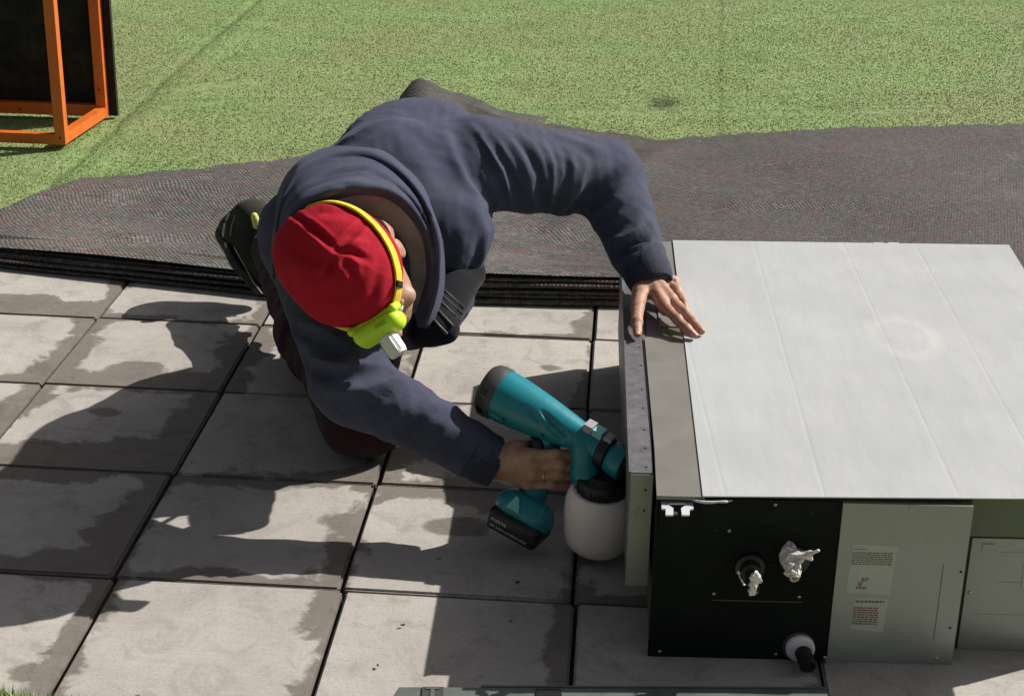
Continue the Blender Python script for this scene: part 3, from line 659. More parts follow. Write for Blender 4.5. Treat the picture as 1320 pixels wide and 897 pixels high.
# stickers (print unreadable in the photograph: rows of grey-red marks)
paper = plastic('sticker_paper', (.42, .46, .39), .55, .06)
ink_r = M('ink_red', (.16, .05, .045), .6).m; ink_g = M('ink_brown', (.13, .105, .085), .6).m
def quad(name, pts, y, mat, parent, th=.0004):
    bm = bmesh.new(); f = [bm.verts.new((x, y, z)) for x, z in pts]; b = [bm.verts.new((x, y+th, z)) for x, z in pts]; n = len(pts)
    bm.faces.new(f); bm.faces.new(b[::-1])
    for i in range(n): bm.faces.new((f[i], f[(i+1) % n], b[(i+1) % n], b[i]))
    return bm_obj(name, bm, mat, parent)
def marks(parent, x0, x1, z0, z1, rows, y, mat, fill=.62, seed=1):
    r = random.Random(seed); bm = bmesh.new(); dz = (z1-z0)/rows
    for i in range(rows):
        x = x0; zz = z1-(i+.5)*dz
        while x < x1-.002:
            L = min(r.uniform(.002, .007), x1-x)
            vs = [bm.verts.new((a, y, b)) for a, b in ((x, zz-dz*fill/2), (x+L, zz-dz*fill/2), (x+L, zz+dz*fill/2), (x, zz+dz*fill/2))]; bm.faces.new(vs); x += L+r.uniform(.0006, .0014)
    return bm_obj('printed_lines', bm, mat, parent)
s1 = quad('warning_label', [(0.3086, 0.1305), (0.378, 0.1269), (0.3821, 0.2155), (0.3112, 0.2176)], -.0034, paper, unit)
marks(s1, .3115, .376, .180, .204, 7, -.00345, ink_g, .6, 1); marks(s1, .3125, .335, .2075, .2105, 1, -.00345, ink_g, .5, 2)
pic = marks(s1, .3235, .343, .137, .1405, 1, -.00345, ink_r, .9, 3); marks(s1, .326, .333, .141, .150, 3, -.00345, ink_r, .7, 4); marks(s1, .331, .342, .1505, .158, 2, -.00345, ink_r, .7, 5)
s2 = quad('warning_label', [(0.3225, 0.0635), (0.3741, 0.0578), (0.3776, 0.1197), (0.323, 0.1224)], -.0034, paper, unit)
marks(s2, .3255, .371, .112, .1165, 1, -.00345, ink_r, .8, 6); marks(s2, .3235, .364, .071, .1045, 8, -.00345, ink_r, .62, 7)
s3 = quad('warning_label', [(0.6012, 0.1184), (.66, .15), (.66, .185), (0.5982, 0.1585)], .0405, paper, unit)

# pale sheet lying on the unit: its own thing
sh = prism('cover_sheet', [(.070, -.010), (.795, .016), (.870, 1.248), (.114, 1.226)], .2968, .2988, sheet_m, None, .0004, 1)
sh.location = (.126, -.155, 0); sh.rotation_euler = (0, 0, TH)
tag(sh, 'large pale grey smooth sheet lying flat on top of the air handling unit', 'metal sheet')

# ------------------------------------------------------------------ grey metal rail at the bottom edge
rail = empty('metal_rail', (-.262, -.318, 0), math.radians(5.2), 'grey green metal channel rail lying on the pavers at the bottom edge', 'metal rail')
prism('channel', [(.004, .0), (.665, .0), (.665, -.055), (-.014, -.055)], .002, .024, rail_m, rail, .003)
box('channel_lip', .13, .665, 0.0005, .004, .008, .0260, rail_m, rail, .0008)
box('slot_block', .040, .073, -.04, -.002, .0242, .0265, greyp, rail, .001)
box('slot_block', .215, .254, -.04, -.006, .0242, .0265, blackp, rail, .001)
box('slot_tongue', .046, .066, -.010, -.006, .0266, .0280, rail_m, rail, .0005)
box('slot_tongue', .053, .059, -.03, -.0102, .0266, .0278, rail_m, rail, .0005)

# ------------------------------------------------------------------ orange open metal frame with black back board
fr = empty('orange_frame', (-1.755, 2.67, 0), 0, 'open orange painted metal frame with black board at its back, standing on the turf', 'metal frame')
zb = .004; ztop = 1.1; w_ = .034; Lx = -1.15
def bar(name, x0, x1, y0, y1, z0, z1): return box(name, x0, x1, y0, y1, z0, z1, orange_m, fr, .0015)
D_ = .40; ox = .025
bar('corner_post', -w_, 0, 0, w_, zb, ztop); bar('corner_post', -w_+ox, ox, D_-w_, D_, zb, ztop)
bar('bottom_rail', Lx, -w_-.0005, 0.002, w_-.002, zb, zb+w_)
bar('bottom_rail', Lx, -w_-.0005+ox, D_-w_+.002, D_-.002, zb, zb+w_+.006)
prism('bottom_rail', [(-w_+.002, w_+.0005), (-.001, w_+.0005), (ox-.001, D_-w_-.0005), (-w_+ox+.002, D_-w_-.0005)], zb, zb+w_, orange_m, fr, .0015)
bar('corner_post', -.415, -.385, D_-w_, D_-.0025+.002, zb+w_+.007, ztop)
for x, y in ((Lx, 0), (Lx, D_-w_)): bar('corner_post', x-w_, x-.0005, y, y+w_, zb, ztop)
bar('top_rail', Lx, ox, 0, w_, ztop+.001, ztop+w_); bar('top_rail', Lx, ox, D_-w_, D_, ztop+.001, ztop+w_)
box('back_board', Lx-.04, ox+.028, D_+.001, D_+.020, .0, ztop+.04, blackboard, fr, .001)
box('side_board', Lx-.055, Lx-.0345, -.0, D_, .0, ztop+.04, blackboard, fr, .001)
box('top_board', Lx-.04, ox, -.0, D_, ztop+w_+.0015, ztop+w_+.02, blackboard, fr, .001)
for x, z, y in ((-.012+ox-.008, .10, D_-w_-.0008), (-.14, .022, D_-w_+.0012), (-.28, .022, D_-w_+.0012), (-.017, .028, -.0008)):
    lathe('bolt_hole', [(.0035, 0), (.0035, .001)], (x, y, z), (0, -1, 0), dark_m, fr, 10)

# ------------------------------------------------------------------ THE MAN
man = empty('person', (-.45, .8, 0), 0, 'crouching man in navy hoodie and red beanie bending over a paint sprayer', 'person')
INV = Matrix.Translation((.45, -.8, 0))
def child(o): o.parent = man; o.matrix_parent_inverse = INV; return o

HF = Vector((.50, -.48, -.72)).normalized(); HZ = Vector((-.27, -.84, .46)); HZ = (HZ-HF*HZ.dot(HF)).normalized(); HX = HF.cross(HZ)
HM = Matrix((HX, HF, HZ)).transposed(); HC = Vector((-0.4027, 0.2299, 0.5)); HMn = np.array(HM)
def hl(x, y, z): return tuple(HC+HM @ Vector((x, y, z)))

def head():
    s = Solid(); e = lambda c, r, k=.015, sub=1: s.ell(hl(*c), r, HMn, k, sub)
    e((0, -.005, .015), (.075, .095, .088)); e((0, .02, -.045), (.062, .075, .07), .03)
    e((0, .045, -.085), (.045, .05, .035), .03); e((0, .075, -.108), (.022, .022, .018), .02)      # jaw, chin
    e((0, .088, .005), (.055, .014, .012), .012)                                                    # brow
    for q in (-1, 1):
        e((q*.031, .096, -.018), (.016, .012, .011), .008, -1); e((q*.043, .070, -.045), (.022, .018, .018), .014)   # socket, cheekbone
        e((q*.076, -.008, -.028), (.009, .020, .031), .006); e((q*.083, -.010, -.022), (.004, .012, .018), .003)     # ear
    s.cone(hl(0, .094, -.006), hl(0, .118, -.045), .008, .012, .008); s.cone(hl(-.012, .104, -.049), hl(.012, .104, -.049), .008, .008, .006)
    s.cone(hl(-.018, .093, -.074), hl(.018, .093, -.074), .0055, .0055, .004); s.cone(hl(-.015, .091, -.084), hl(.015, .091, -.084), .006, .006, .004)
    s.cone(hl(0, -.03, -.05), (-0.4433, 0.5769, 0.47), .055, .062, .03)
    return s.mesh(.0030)
def hand_left():
    s = Solid(); wr = (0.1042, 0.7273, 0.345)
    idx = [(0.1441, 0.5765, 0.33), (0.1689, 0.5201, 0.3255), (0.1866, 0.4952, 0.317), (0.2001, 0.4849, 0.309)]
    mid = [(0.1596, 0.6075, 0.332), (0.183, 0.5553, 0.327), (0.2008, 0.5294, 0.317), (0.2155, 0.5067, 0.309)]
    rng_ = [(0.1703, 0.6733, 0.326), (0.1823, 0.6361, 0.319), (0.1886, 0.6198, 0.309)]
    pin = [(0.1691, 0.7496, 0.318), (0.175, 0.7116, 0.312), (0.1749, 0.6873, 0.306)]
    thb = [(0.0985, 0.6322, 0.333), (0.0929, 0.5722, 0.326), (0.0919, 0.5177, 0.318), (0.094, 0.4875, 0.306)]
    for m, r in ((idx, .0125), (mid, .0125), (rng_, .0115), (pin, .0105)): s.cone(wr, m[0], .021, r, .014)
    s.cone(wr, thb[0], .022, .017, .014)
    s.chain(idx, [.0115, .0098, .0092, .0076], .004); s.chain(mid, [.0118, .0100, .0092, .0078], .004)
    s.chain(rng_, [.0108, .0095, .0085], .004); s.chain(pin, [.0098, .0085, .0075], .004); s.chain(thb, [.0165, .0125, .0108, .0088], .006)
    # knuckles and tendons
    for m in (idx, mid, rng_, pin):
        k = np.array(m[0])+(0, -.002, .005); s.ell(k, (.0095, .0095, .008), None, .006)
    for m in (idx, mid, rng_):
        a = np.array(wr)*.65+np.array(m[0])*.35+(0, -.004, .014); s.cone(a, np.array(m[0])+(0, -.001, .009), .003, .004, .006)
    for m in (idx, mid): s.ell(np.array(m[1])+(0, -.001, .002), (.0098, .0098, .0092), None, .004)
    s.cone(np.array(wr)+(-.02, .09, .045), wr, .030, .027, .02)
    return s.mesh(.0020), idx, mid, thb
GY = .188
def hand_right():
    s = Solid(); wr = (-0.1567, 0.2, 0.1646)
    rows = [(585, -.002), (598, -.004), (611, -.003), (623, .0)]; fs = []
    xk = [690, 694, 692, 684]; x2 = [720, 724, 722, 714]; x3 = [741, 746, 744, 735]
    mcp = [(-0.0865, 0.182, 0.1865), (-0.0803, 0.178, 0.1688), (-0.0826, 0.179, 0.1482), (-0.0921, 0.184, 0.1265)]
    pip = [(-0.045, 0.176, 0.1916), (-0.0362, 0.174, 0.1748), (-0.0383, 0.175, 0.1542), (-0.0504, 0.18, 0.1325)]
    dip = [(-0.0098, 0.196, 0.1838), (-0.0063, 0.196, 0.164), (-0.0085, 0.198, 0.1443), (-0.0219, 0.202, 0.1229)]
    tip = [(0.0036, 0.215, 0.1799), (-0.0096, 0.222, 0.1494), (-0.0146, 0.226, 0.1284), (-0.0281, 0.226, 0.1103)]
    for m, r in zip(mcp, (.0135, .0135, .0125, .0115)): s.cone(wr, m, .024, r, .014)
    for i, r in enumerate((.0102, .0105, .0100, .0088)):
        s.chain([mcp[i], pip[i], dip[i], tip[i]], [r*1.13, r, r*.95, r*.8], .0035); s.ell(np.array(pip[i])+(0, -.001, .001), (r*1.08,)*3, None, .003)
        s.ell(np.array(mcp[i])+(0, -.004, .002), (r*1.0,)*3, None, .005)
    th = [(-0.1128, 0.205, 0.1831), (-0.0867, 0.235, 0.1777), (-0.054, 0.262, 0.1634), (-0.0313, 0.268, 0.1539)]
    s.chain([wr]+th, [.024, .018, .0135, .0115, .009], .008)
    s.cone((-0.2137, 0.21, 0.1829), wr, .033, .026, .02)
    return s.mesh(.0020), pip, mcp
def join(parts):
    Vs, Qs, o = [], [], 0
    for V, Q in parts: Vs.append(V); Qs.append(Q+o); o += len(V)
    return np.concatenate(Vs), np.concatenate(Qs)
# skeleton joints, metres
SHL = (-.240, .720, .560); SHR = (-.535, .455, .490); ELL = (.020, .885, .492); WRL = (0.1065, 0.7033, 0.362); ELR = (-0.4193, 0.2413, 0.285); WRR = (-0.1767, 0.205, 0.1657)
CH = (-.40, .64, .505); BE = (-.39, .84, .455); PE = (-.44, .98, .34); HIPR = (-.53, .98, .28); KNR = (-0.4509, 0.5191, 0.085); ANR = (-0.7849, 1.288, 0.16)
HIPL = (-.43, 1.02, .28); KNL = (-.50, .93, .11); ANL = (-.52, 1.34, .10)
def inner():
    s = Solid(); s.cone(CH, BE, .11, .12, .04).cone(BE, PE, .12, .13, .04).cone(CH, (-0.4433, 0.5769, 0.47), .09, .06, .03)
    s.chain([CH, SHL, ELL, WRL], [.08, .05, .038, .026], .02).chain([CH, SHR, ELR, WRR], [.08, .05, .038, .026], .02)
    s.chain([PE, HIPR, KNR, ANR], [.1, .09, .055, .04], .03).chain([PE, HIPL, KNL, ANL], [.1, .09, .055, .04], .03)
    return s.mesh(.009)
(hlm, hidx, hmid, hthb) = hand_left(); (hrm, rpip, rmcp) = hand_right()
def sk(m): 
    V, Q = m; return wavy(V, Q, .0006, 240, 4), Q
V, Q = join([head(), sk(hlm), sk(hrm), inner()])
body = child(fast_obj('body', V, Q, skin_m))
for q in (-1, 1):
    eo = child(lathe('eye', [(.0001, 0), (.007, .002), (.0105, .006), (.0115, .011), (.0105, .016), (.006, .0215), (.0001, .023)], hl(q*.031, .075, -.018), tuple(HF), M('eye_white', (.7, .68, .65), .2).m, None, 16, cap=False))
# nails and wedding ring
def nail(a, b, up, r):
    a = Vector(a); b = Vector(b); t = (b-a).normalized(); u = Vector(up); u = (u-t*u.dot(t)).normalized(); x = t.cross(u); bm = bmesh.new(); n = 6
    g = [[bm.verts.new(b+t*(r*(.15+.95*j/3))+x*(r*.72*(i/ (n/2)-1))+u*(r*(1.02-.42*(i/(n/2)-1)**2-.12*j/3))) for i in range(n+1)] for j in range(4)]
    for j in range(3):
        for i in range(n): bm.faces.new((g[j][i], g[j][i+1], g[j+1][i+1], g[j+1][i]))
    return child(bm_obj('fingernail', bm, nail_m, None, smooth=True))
nail(hidx[2], hidx[3], (0, -.3, 1), .0078); nail(hmid[2], hmid[3], (0, -.3, 1), .008); nail(hthb[2], hthb[3], (-.3, -.6, .6), .009)
p = Vector((-0.0435, 0.178, 0.1354)); t = (Vector(rpip[2])-Vector(rmcp[2])).normalized(); x, y, z = frame_from(t); c = Vector(rpip[2])*.45+Vector(rmcp[2])*.55
child(tube('finger_ring', [c+x*(.0113*math.cos(a))+y*(.0113*math.sin(a)) for a in np.linspace(0, 2*math.pi, 24, endpoint=False)], .0014, metalm('gold', (.75, .48, .18), .25, 1), None, 8, closed=True))

# hoodie
hd = Solid()
hd.cone(CH, BE, .155, .172, .05).cone(BE, PE, .165, .165, .05).ell((-.40, .66, .42), (.15, .17, .13), None, .05)
hd.cone(CH, SHR, .12, .088, .05).cone(CH, SHL, .125, .092, .05)
hd.chain([SHL, ELL, WRL], [.098, .080, .053], .018); hd.ell((-.37, .90, .545), (.13, .14, .09), None, .06)
hd.chain([SHR, ELR, WRR], [.088, .074, .048], .02)
hd.ell((-.36, .60, .33), (.12, .12, .12), None, .05); hd.cone((-0.2891, 0.5794, 0.46), (-0.3021, 0.617, 0.33), .095, .070, .04)
V, Q = hd.mesh(.0058)
def arm_waves(V, Q, a, b, amp, freq, slant, t0, t1, up, seed):
    """gathered folds round a sleeve between t0 and t1, leaning with the angle about its axis"""
    a = np.array(a, float); b = np.array(b, float); ba = b-a; L = np.linalg.norm(ba); t = ((V-a)@ba)/L**2; d = V-a-np.outer(np.clip(t, 0, 1), ba)
    ax = ba/L; u = np.array(up, float); u -= ax*(u@ax); u /= np.linalg.norm(u); v = np.cross(ax, u); th = np.arctan2(d@v, d@u); rad = np.linalg.norm(d, axis=1)
    w = np.clip((t-t0)/.12, 0, 1)*np.clip((t1-t)/.12, 0, 1)*np.clip((.125-rad)/.03, 0, 1)
    r = np.random.default_rng(seed); ph = (t*L*freq+slant*np.cos(th-.6)+.8*np.sin(th*2+r.uniform(0, 6))+.5*np.sin(t*L*freq*.37+1))
    s = np.sin(ph); s = np.sign(s)*np.abs(s)**.8; N = vnorm(V, Q); return V+N*(amp*w*s*(.55+.45*np.sin(th+r.uniform(0, 6))))[:, None]
CAMP = np.array(mm.translation)
def lift(sol, p, off=0., back=.30, far=.6):
    """the point where the sight line through p meets the body, so a crease lies on the cloth"""
    p = np.array(p); d = p-CAMP; d /= np.linalg.norm(d); c = p-d*back; ts = np.linspace(0, far, 900); f = sol.eval(c+ts[:, None]*d); i = np.where(f < 0)[0]
    return tuple(c+d*((ts[i[0]] if len(i) else back)-off))
FL = [ # left shoulder and upper sleeve
 ([(-0.2683, 0.8854, 0.6), (-0.1973, 0.6901, 0.58), (-0.1523, 0.5476, 0.52)], .007, .008), ([(-0.2228, 0.7694, 0.6), (-0.1717, 0.6808, 0.56), (-0.14, 0.5924, 0.5)], -.008, .008),
 ([(-0.1915, 0.8099, 0.6), (-0.1431, 0.7121, 0.56), (-0.1204, 0.6148, 0.5)], .006, .008), ([(-0.1601, 0.7666, 0.6), (-0.1151, 0.712, 0.55), (-0.1028, 0.5974, 0.5)], -.007, .008), ([(-0.1121, 0.8113, 0.58), (-0.0837, 0.7, 0.55), (-0.0893, 0.5992, 0.5)], .006, .008),
 ([(-0.0681, 0.8309, 0.56), (-0.0571, 0.7507, 0.52), (-0.0749, 0.611, 0.5)], -.006, .008), ([(-0.0236, 0.8555, 0.54), (-0.0329, 0.7934, 0.5), (-0.0618, 0.6226, 0.5)], .005, .009), ([(0.0477, 0.929, 0.5), (-0.0007, 0.7707, 0.5), (-0.0513, 0.624, 0.5)], -.011, .011),
 ([(0.0681, 0.8182, 0.5), (0.0199, 0.7273, 0.48), (-0.0365, 0.66, 0.47)], .008, .010), ([(0.0913, 0.7577, 0.48), (0.0448, 0.6718, 0.46), (-0.0075, 0.6367, 0.45)], -.006, .010), ([(0.1113, 0.7012, 0.45), (0.0725, 0.6303, 0.43), (0.0187, 0.5861, 0.43)], -.013, .009),
 ([(0.1179, 0.7626, 0.45), (0.066, 0.6917, 0.43), (0.0084, 0.6409, 0.43)], .008, .010), ([(-0.1335, 0.9056, 0.58), (-0.0527, 0.9295, 0.56), (0.0133, 0.9499, 0.53)], .004, .012),
 # back and flank
 ([(-0.3474, 0.9251, 0.6), (-0.2688, 0.637, 0.6), (-0.2269, 0.55, 0.55), (-0.2044, 0.4699, 0.5)], .006, .016), ([(-0.2941, 0.8072, 0.6), (-0.2386, 0.5764, 0.58), (-0.202, 0.6139, 0.5), (-0.1814, 0.4729, 0.5)], -.008, .012), ([(-0.3934, 0.778, 0.62), (-0.3054, 0.5607, 0.62), (-0.2515, 0.4009, 0.58)], -.005, .018),
 ([(-0.236, 0.4658, 0.5), (-0.2468, 0.4322, 0.45), (-0.2718, 0.3981, 0.4)], .006, .012), ([(-0.2073, 0.4696, 0.5), (-0.2153, 0.4362, 0.45), (-0.2425, 0.4224, 0.4)], -.007, .010), ([(-0.52, 0.6858, 0.6), (-0.4551, 0.769, 0.62), (-0.3858, 0.8415, 0.62)], .004, .012),
 # right sleeve
 ([(-0.5317, 0.21, 0.4), (-0.4766, 0.1727, 0.4), (-0.4213, 0.1642, 0.38)], -.008, .010), ([(-0.5009, 0.1546, 0.38), (-0.4389, 0.1099, 0.38), (-0.3805, 0.161, 0.36)], .007, .009), ([(-0.4764, 0.129, 0.36), (-0.4132, 0.1124, 0.35), (-0.3468, 0.2081, 0.33)], -.009, .009),
 ([(-0.4529, 0.1071, 0.33), (-0.3911, 0.0978, 0.33), (-0.3376, 0.1909, 0.32)], .006, .009), ([(-0.4091, 0.0817, 0.3), (-0.3614, 0.1195, 0.3), (-0.3276, 0.2175, 0.3)], -.008, .008), ([(-0.3517, 0.0531, 0.28), (-0.3212, 0.1196, 0.28), (-0.2983, 0.2048, 0.28)], .006, .008),
 ([(-0.3245, 0.0463, 0.26), (-0.2941, 0.118, 0.26), (-0.2703, 0.2021, 0.26)], -.007, .008), ([(-0.2644, 0.0402, 0.24), (-0.2452, 0.1032, 0.24), (-0.2336, 0.1839, 0.24)], .005, .008), ([(-0.2308, 0.0347, 0.23), (-0.2175, 0.0962, 0.23), (-0.2049, 0.173, 0.23)], -.007, .007)]
FOLDS = []
for pts, a_, w_f in FL:
    P3 = [np.array(p) for p in pts]; dense = []
    for k in range(len(P3)-1):
        for t in (0, .5): dense.append(P3[k]*(1-t)+P3[k+1]*t)
    dense.append(P3[-1]); 
    if len(P3) == 3: dense[1] = dense[1]+(P3[1]-(P3[0]+P3[2])/2)*.18; dense[3] = dense[3]+(P3[1]-(P3[0]+P3[2])/2)*.18
    FOLDS.append(([lift(hd, p) for p in dense], a_*.85, w_f))
V = arm_waves(V, Q, SHL, ELL, .0022, 70, 2.6, .02, .9, (0, -.3, 1), 1)
V = arm_waves(V, Q, ELR, WRR, .0020, 80, 2.2, .05, .95, (0, -.3, 1), 4)
V = folds(V, Q, FOLDS); V = wavy(V, Q, .0035, 26, 8); V = ridged(V, Q, .0026, 30, 21); V = ridged(V, Q, .0012, 75, 22)
hoodie = child(fast_obj('hoodie', V, Q, hoodie_m))
# ribbed cuffs
def cuff(a, b, r0, r1, n=72):
    a = Vector(a); b = Vector(b); x, y, z = frame_from(b-a); L = (b-a).length; prof = [(r0*.86, -.012), (r0*1.06, -.004), (r0, .006), (r0*.99, L*.5), (r1, L-.004), (r1*.93, L), (r1*.8, L-.004), (r1*.78, L*.3)]
    bm = bmesh.new(); R = []
    for r, d in prof: R.append([bm.verts.new(a+z*d+(x*math.cos(2*math.pi*i/n)+y*math.sin(2*math.pi*i/n))*(r*(1+.035*(i % 2)))) for i in range(n)])
    for p_, q_ in zip(R, R[1:]):
        for i in range(n): bm.faces.new((p_[i], p_[(i+1) % n], q_[(i+1) % n], q_[i]))
    return child(bm_obj('cuff', bm, cuff_m, None, smooth=True, auto=80))
def ext(a, b, d): a = Vector(a); b = Vector(b); return b+(b-a).normalized()*d
cuff(ext(ELL, WRL, -.02), ext(ELL, WRL, .045), .048, .043); cuff(ext(ELR, WRR, -.015), ext(ELR, WRR, .035), .046, .040)

# hood: outer shell rising from the shoulders round the back of the head, with a fleece lining inside
def loft(curves, name, mat, mat2=None, thick=.006, sub=6):
    n = 60
    def res(c):
        c = np.array(c); d = np.r_[0, np.cumsum(np.linalg.norm(np.diff(c, axis=0), axis=1))]; u = np.linspace(0, d[-1], n)
        # smooth by Catmull-like cubic through chord parameter
        out = np.stack([np.interp(u, d, c[:, i]) for i in range(3)], 1)
        for _ in range(14): out[1:-1] = .25*out[:-2]+.5*out[1:-1]+.25*out[2:]
        return out
    C = [res(c) for c in curves]; m = len(C); R = []
    tt = np.linspace(0, m-1, (m-1)*sub+1)
    for t in tt:
        i = min(int(t), m-2); f = t-i; p0 = C[max(i-1, 0)]; p1 = C[i]; p2 = C[i+1]; p3 = C[min(i+2, m-1)]
        R.append(.5*((2*p1)+(-p0+p2)*f+(2*p0-5*p1+4*p2-p3)*f*f+(-p0+3*p1-3*p2+p3)*f**3))
    R = np.array(R); k = R.shape[0]; V = R.reshape(-1, 3); i = np.arange(k-1)[:, None]*n+np.arange(n-1)[None]
    Q = np.stack([i, i+1, i+n+1, i+n], -1).reshape(-1, 4)
    return V, Q
base = [(-0.5621, 0.2805, 0.46), (-0.5766, 0.361, 0.52), (-0.595, 0.5008, 0.565), (-0.5599, 0.5712, 0.61), (-0.4715, 0.5817, 0.635), (-0.3706, 0.4981, 0.635), (-0.3039, 0.4496, 0.585), (-0.268, 0.3867, 0.51), (-0.2648, 0.3862, 0.42), (-0.2804, 0.373, 0.36), (-0.2979, 0.3746, 0.34)]
crest = [(-0.5465, 0.2118, 0.5), (-0.5524, 0.2717, 0.565), (-0.5515, 0.3648, 0.615), (-0.5137, 0.4091, 0.65), (-0.4454, 0.4432, 0.665), (-0.3581, 0.3879, 0.655), (-0.297, 0.3446, 0.61), (-0.2685, 0.3273, 0.53), (-0.268, 0.3246, 0.45), (-0.2861, 0.3238, 0.385), (-0.3015, 0.3567, 0.35)]
rim = [(-0.5358, 0.2131, 0.5), (-0.5303, 0.2377, 0.57), (-0.5015, 0.2298, 0.62), (-0.4533, 0.2271, 0.645), (-0.3979, 0.2574, 0.652), (-0.3445, 0.2887, 0.635), (-0.3056, 0.3245, 0.58), (-0.2796, 0.327, 0.515), (-0.2806, 0.3367, 0.445), (-0.303, 0.3463, 0.38), (-0.3095, 0.3635, 0.35)]
lip = [(-0.5334, 0.2333, 0.49), (-0.5305, 0.2766, 0.55), (-0.499, 0.2493, 0.6), (-0.4549, 0.2631, 0.62), (-0.4011, 0.2763, 0.635), (-0.3526, 0.3063, 0.618), (-0.3169, 0.3473, 0.565), (-0.2938, 0.3647, 0.5), (-0.2966, 0.3757, 0.43), (-0.3138, 0.3749, 0.37), (-0.3193, 0.3955, 0.34)]
inn = [(-0.4918, 0.3025, 0.47), (-0.4942, 0.3432, 0.5), (-0.4658, 0.2851, 0.55), (-0.4346, 0.3071, 0.57), (-0.3945, 0.3172, 0.58), (-0.3632, 0.3386, 0.56), (-0.3377, 0.355, 0.525), (-0.3242, 0.3584, 0.48), (-0.3246, 0.3598, 0.43), (-0.3324, 0.3966, 0.37), (-0.3324, 0.4178, 0.34)]
A_ = np.array; tow = lambda c, d: A_(c)+(A_(c)-CAMP)/np.linalg.norm(A_(c)-CAMP, axis=1, keepdims=True)*d*np.sin(np.linspace(0, math.pi, len(c)))[:, None]
V, Q = loft([base, crest, tow(A_(crest)*.72+A_(rim)*.28, .016), A_(crest)*.42+A_(rim)*.58, tow(A_(crest)*.2+A_(rim)*.8, .010), rim, lip], 'hood', None)
N = vnorm(V, Q); HOODF = [([(-0.5091, 0.2621, 0.57), (-0.4676, 0.3068, 0.64), (-0.4022, 0.3296, 0.66), (-0.3215, 0.2892, 0.64)], .006, .008), ([(-0.5397, 0.3857, 0.58), (-0.4675, 0.3878, 0.655), (-0.3813, 0.3747, 0.665)], -.003, .006), ([(-0.4878, 0.2637, 0.61), (-0.4158, 0.2431, 0.65), (-0.3501, 0.2521, 0.65)], .005, .006)]
V = folds(V, Q, HOODF); V = wavy(V, Q, .003, 40, 5)
hood = child(fast_obj('hood', V, Q, hoodie_m)); md = hood.modifiers.new('s', 'SOLIDIFY'); md.thickness = .006; md.offset = 0
V, Q = loft([lip, inn], 'x', None); V = wavy(V, Q, .004, 60, 6)
lin = child(fast_obj('hood_lining', V, Q, lining_m)); md = lin.modifiers.new('s', 'SOLIDIFY'); md.thickness = .004; md.offset = 0

# beanie
bn = Solid(); bn.ell(hl(0, -.008, .028), (.092, .112, .086), HMn, .02); bn.ell(hl(.022, -.035, .062), (.074, .080, .058), HMn, .04); bn.ell(hl(.04, -.01, .04), (.062, .085, .06), HMn, .03)
bn.cut(hl(0, 0, -.030), tuple(-(HZ+HF*-.28+HX*.30)), .006); bn.ell(hl(.055, -.055, .062), (.045, .050, .045), HMn, .04)
def beanie():
    V, Q = bn.mesh(.0032); C0 = Vector((-0.4316, 0.1677, 0.56))
    L = lambda x, y, z: hl(x, y, z)
    fo = []
    for pts, a_, w_f in (([(-0.4297, 0.172, 0.56), (-0.4711, 0.2542, 0.56), (-0.5134, 0.3188, 0.56), (-0.5512, 0.3812, 0.55)], -.0060, .0050), ([(-0.4262, 0.1364, 0.56), (-0.4674, 0.2041, 0.56), (-0.5084, 0.2493, 0.56)], .0040, .008), ([(-0.4278, 0.1764, 0.56), (-0.4163, 0.2528, 0.56), (-0.4042, 0.3153, 0.56)], -.0050, .0055),
         ([(-0.4238, 0.1687, 0.56), (-0.3953, 0.1563, 0.56), (-0.3717, 0.1563, 0.55)], -.0050, .0055), ([(-0.427, 0.1563, 0.56), (-0.429, 0.106, 0.55), (-0.4329, 0.0414, 0.55)], -.0045, .006), ([(-0.4134, 0.1381, 0.56), (-0.3933, 0.1105, 0.55), (-0.3783, 0.0646, 0.54)], -.0035, .006), ([(-0.4148, 0.2109, 0.56), (-0.3859, 0.2147, 0.56)], .0035, .007),
         ([(-0.5198, 0.309, 0.56), (-0.49, 0.345, 0.57), (-0.4405, 0.3424, 0.57)], -.0040, .010), ([(-0.456, 0.0834, 0.55), (-0.4118, 0.0515, 0.55), (-0.3674, 0.0946, 0.55)], .0030, .014), ([(-0.4986, 0.1559, 0.55), (-0.4671, 0.0721, 0.54), (-0.4276, -0.0048, 0.53)], .004, .014), ([(-0.5158, 0.2025, 0.55), (-0.4611, 0.1123, 0.56), (-0.4297, 0.0969, 0.56)], -.0032, .007), ([(-0.3518, 0.1635, 0.54), (-0.3467, 0.0408, 0.53), (-0.3597, -0.0225, 0.52)], -.003, .008)):
        P3 = [np.array(p) for p in pts]; d_ = []
        for k in range(len(P3)-1):
            for t in (0, .5): d_.append(P3[k]*(1-t)+P3[k+1]*t)
        d_.append(P3[-1]); fo.append(([lift(bn, p) for p in d_], a_, w_f))
    V = folds(V, Q, fo); V = wavy(V, Q, .0026, 38, 3); V = ridged(V, Q, .0014, 40, 31); return V, Q
V, Q = beanie(); beanie_o = child(fast_obj('beanie', V, Q, beanie_m))
def snap(sol, c, d, off, far=.3):
    c = np.array(c); d = np.array(d); d = d/np.linalg.norm(d); ts = np.linspace(.02, far, 400); f = sol.eval(c+ts[:, None]*d); i = np.where(f > 0)[0]; t = ts[i[0]] if len(i) else .1; return c+d*(t+off)

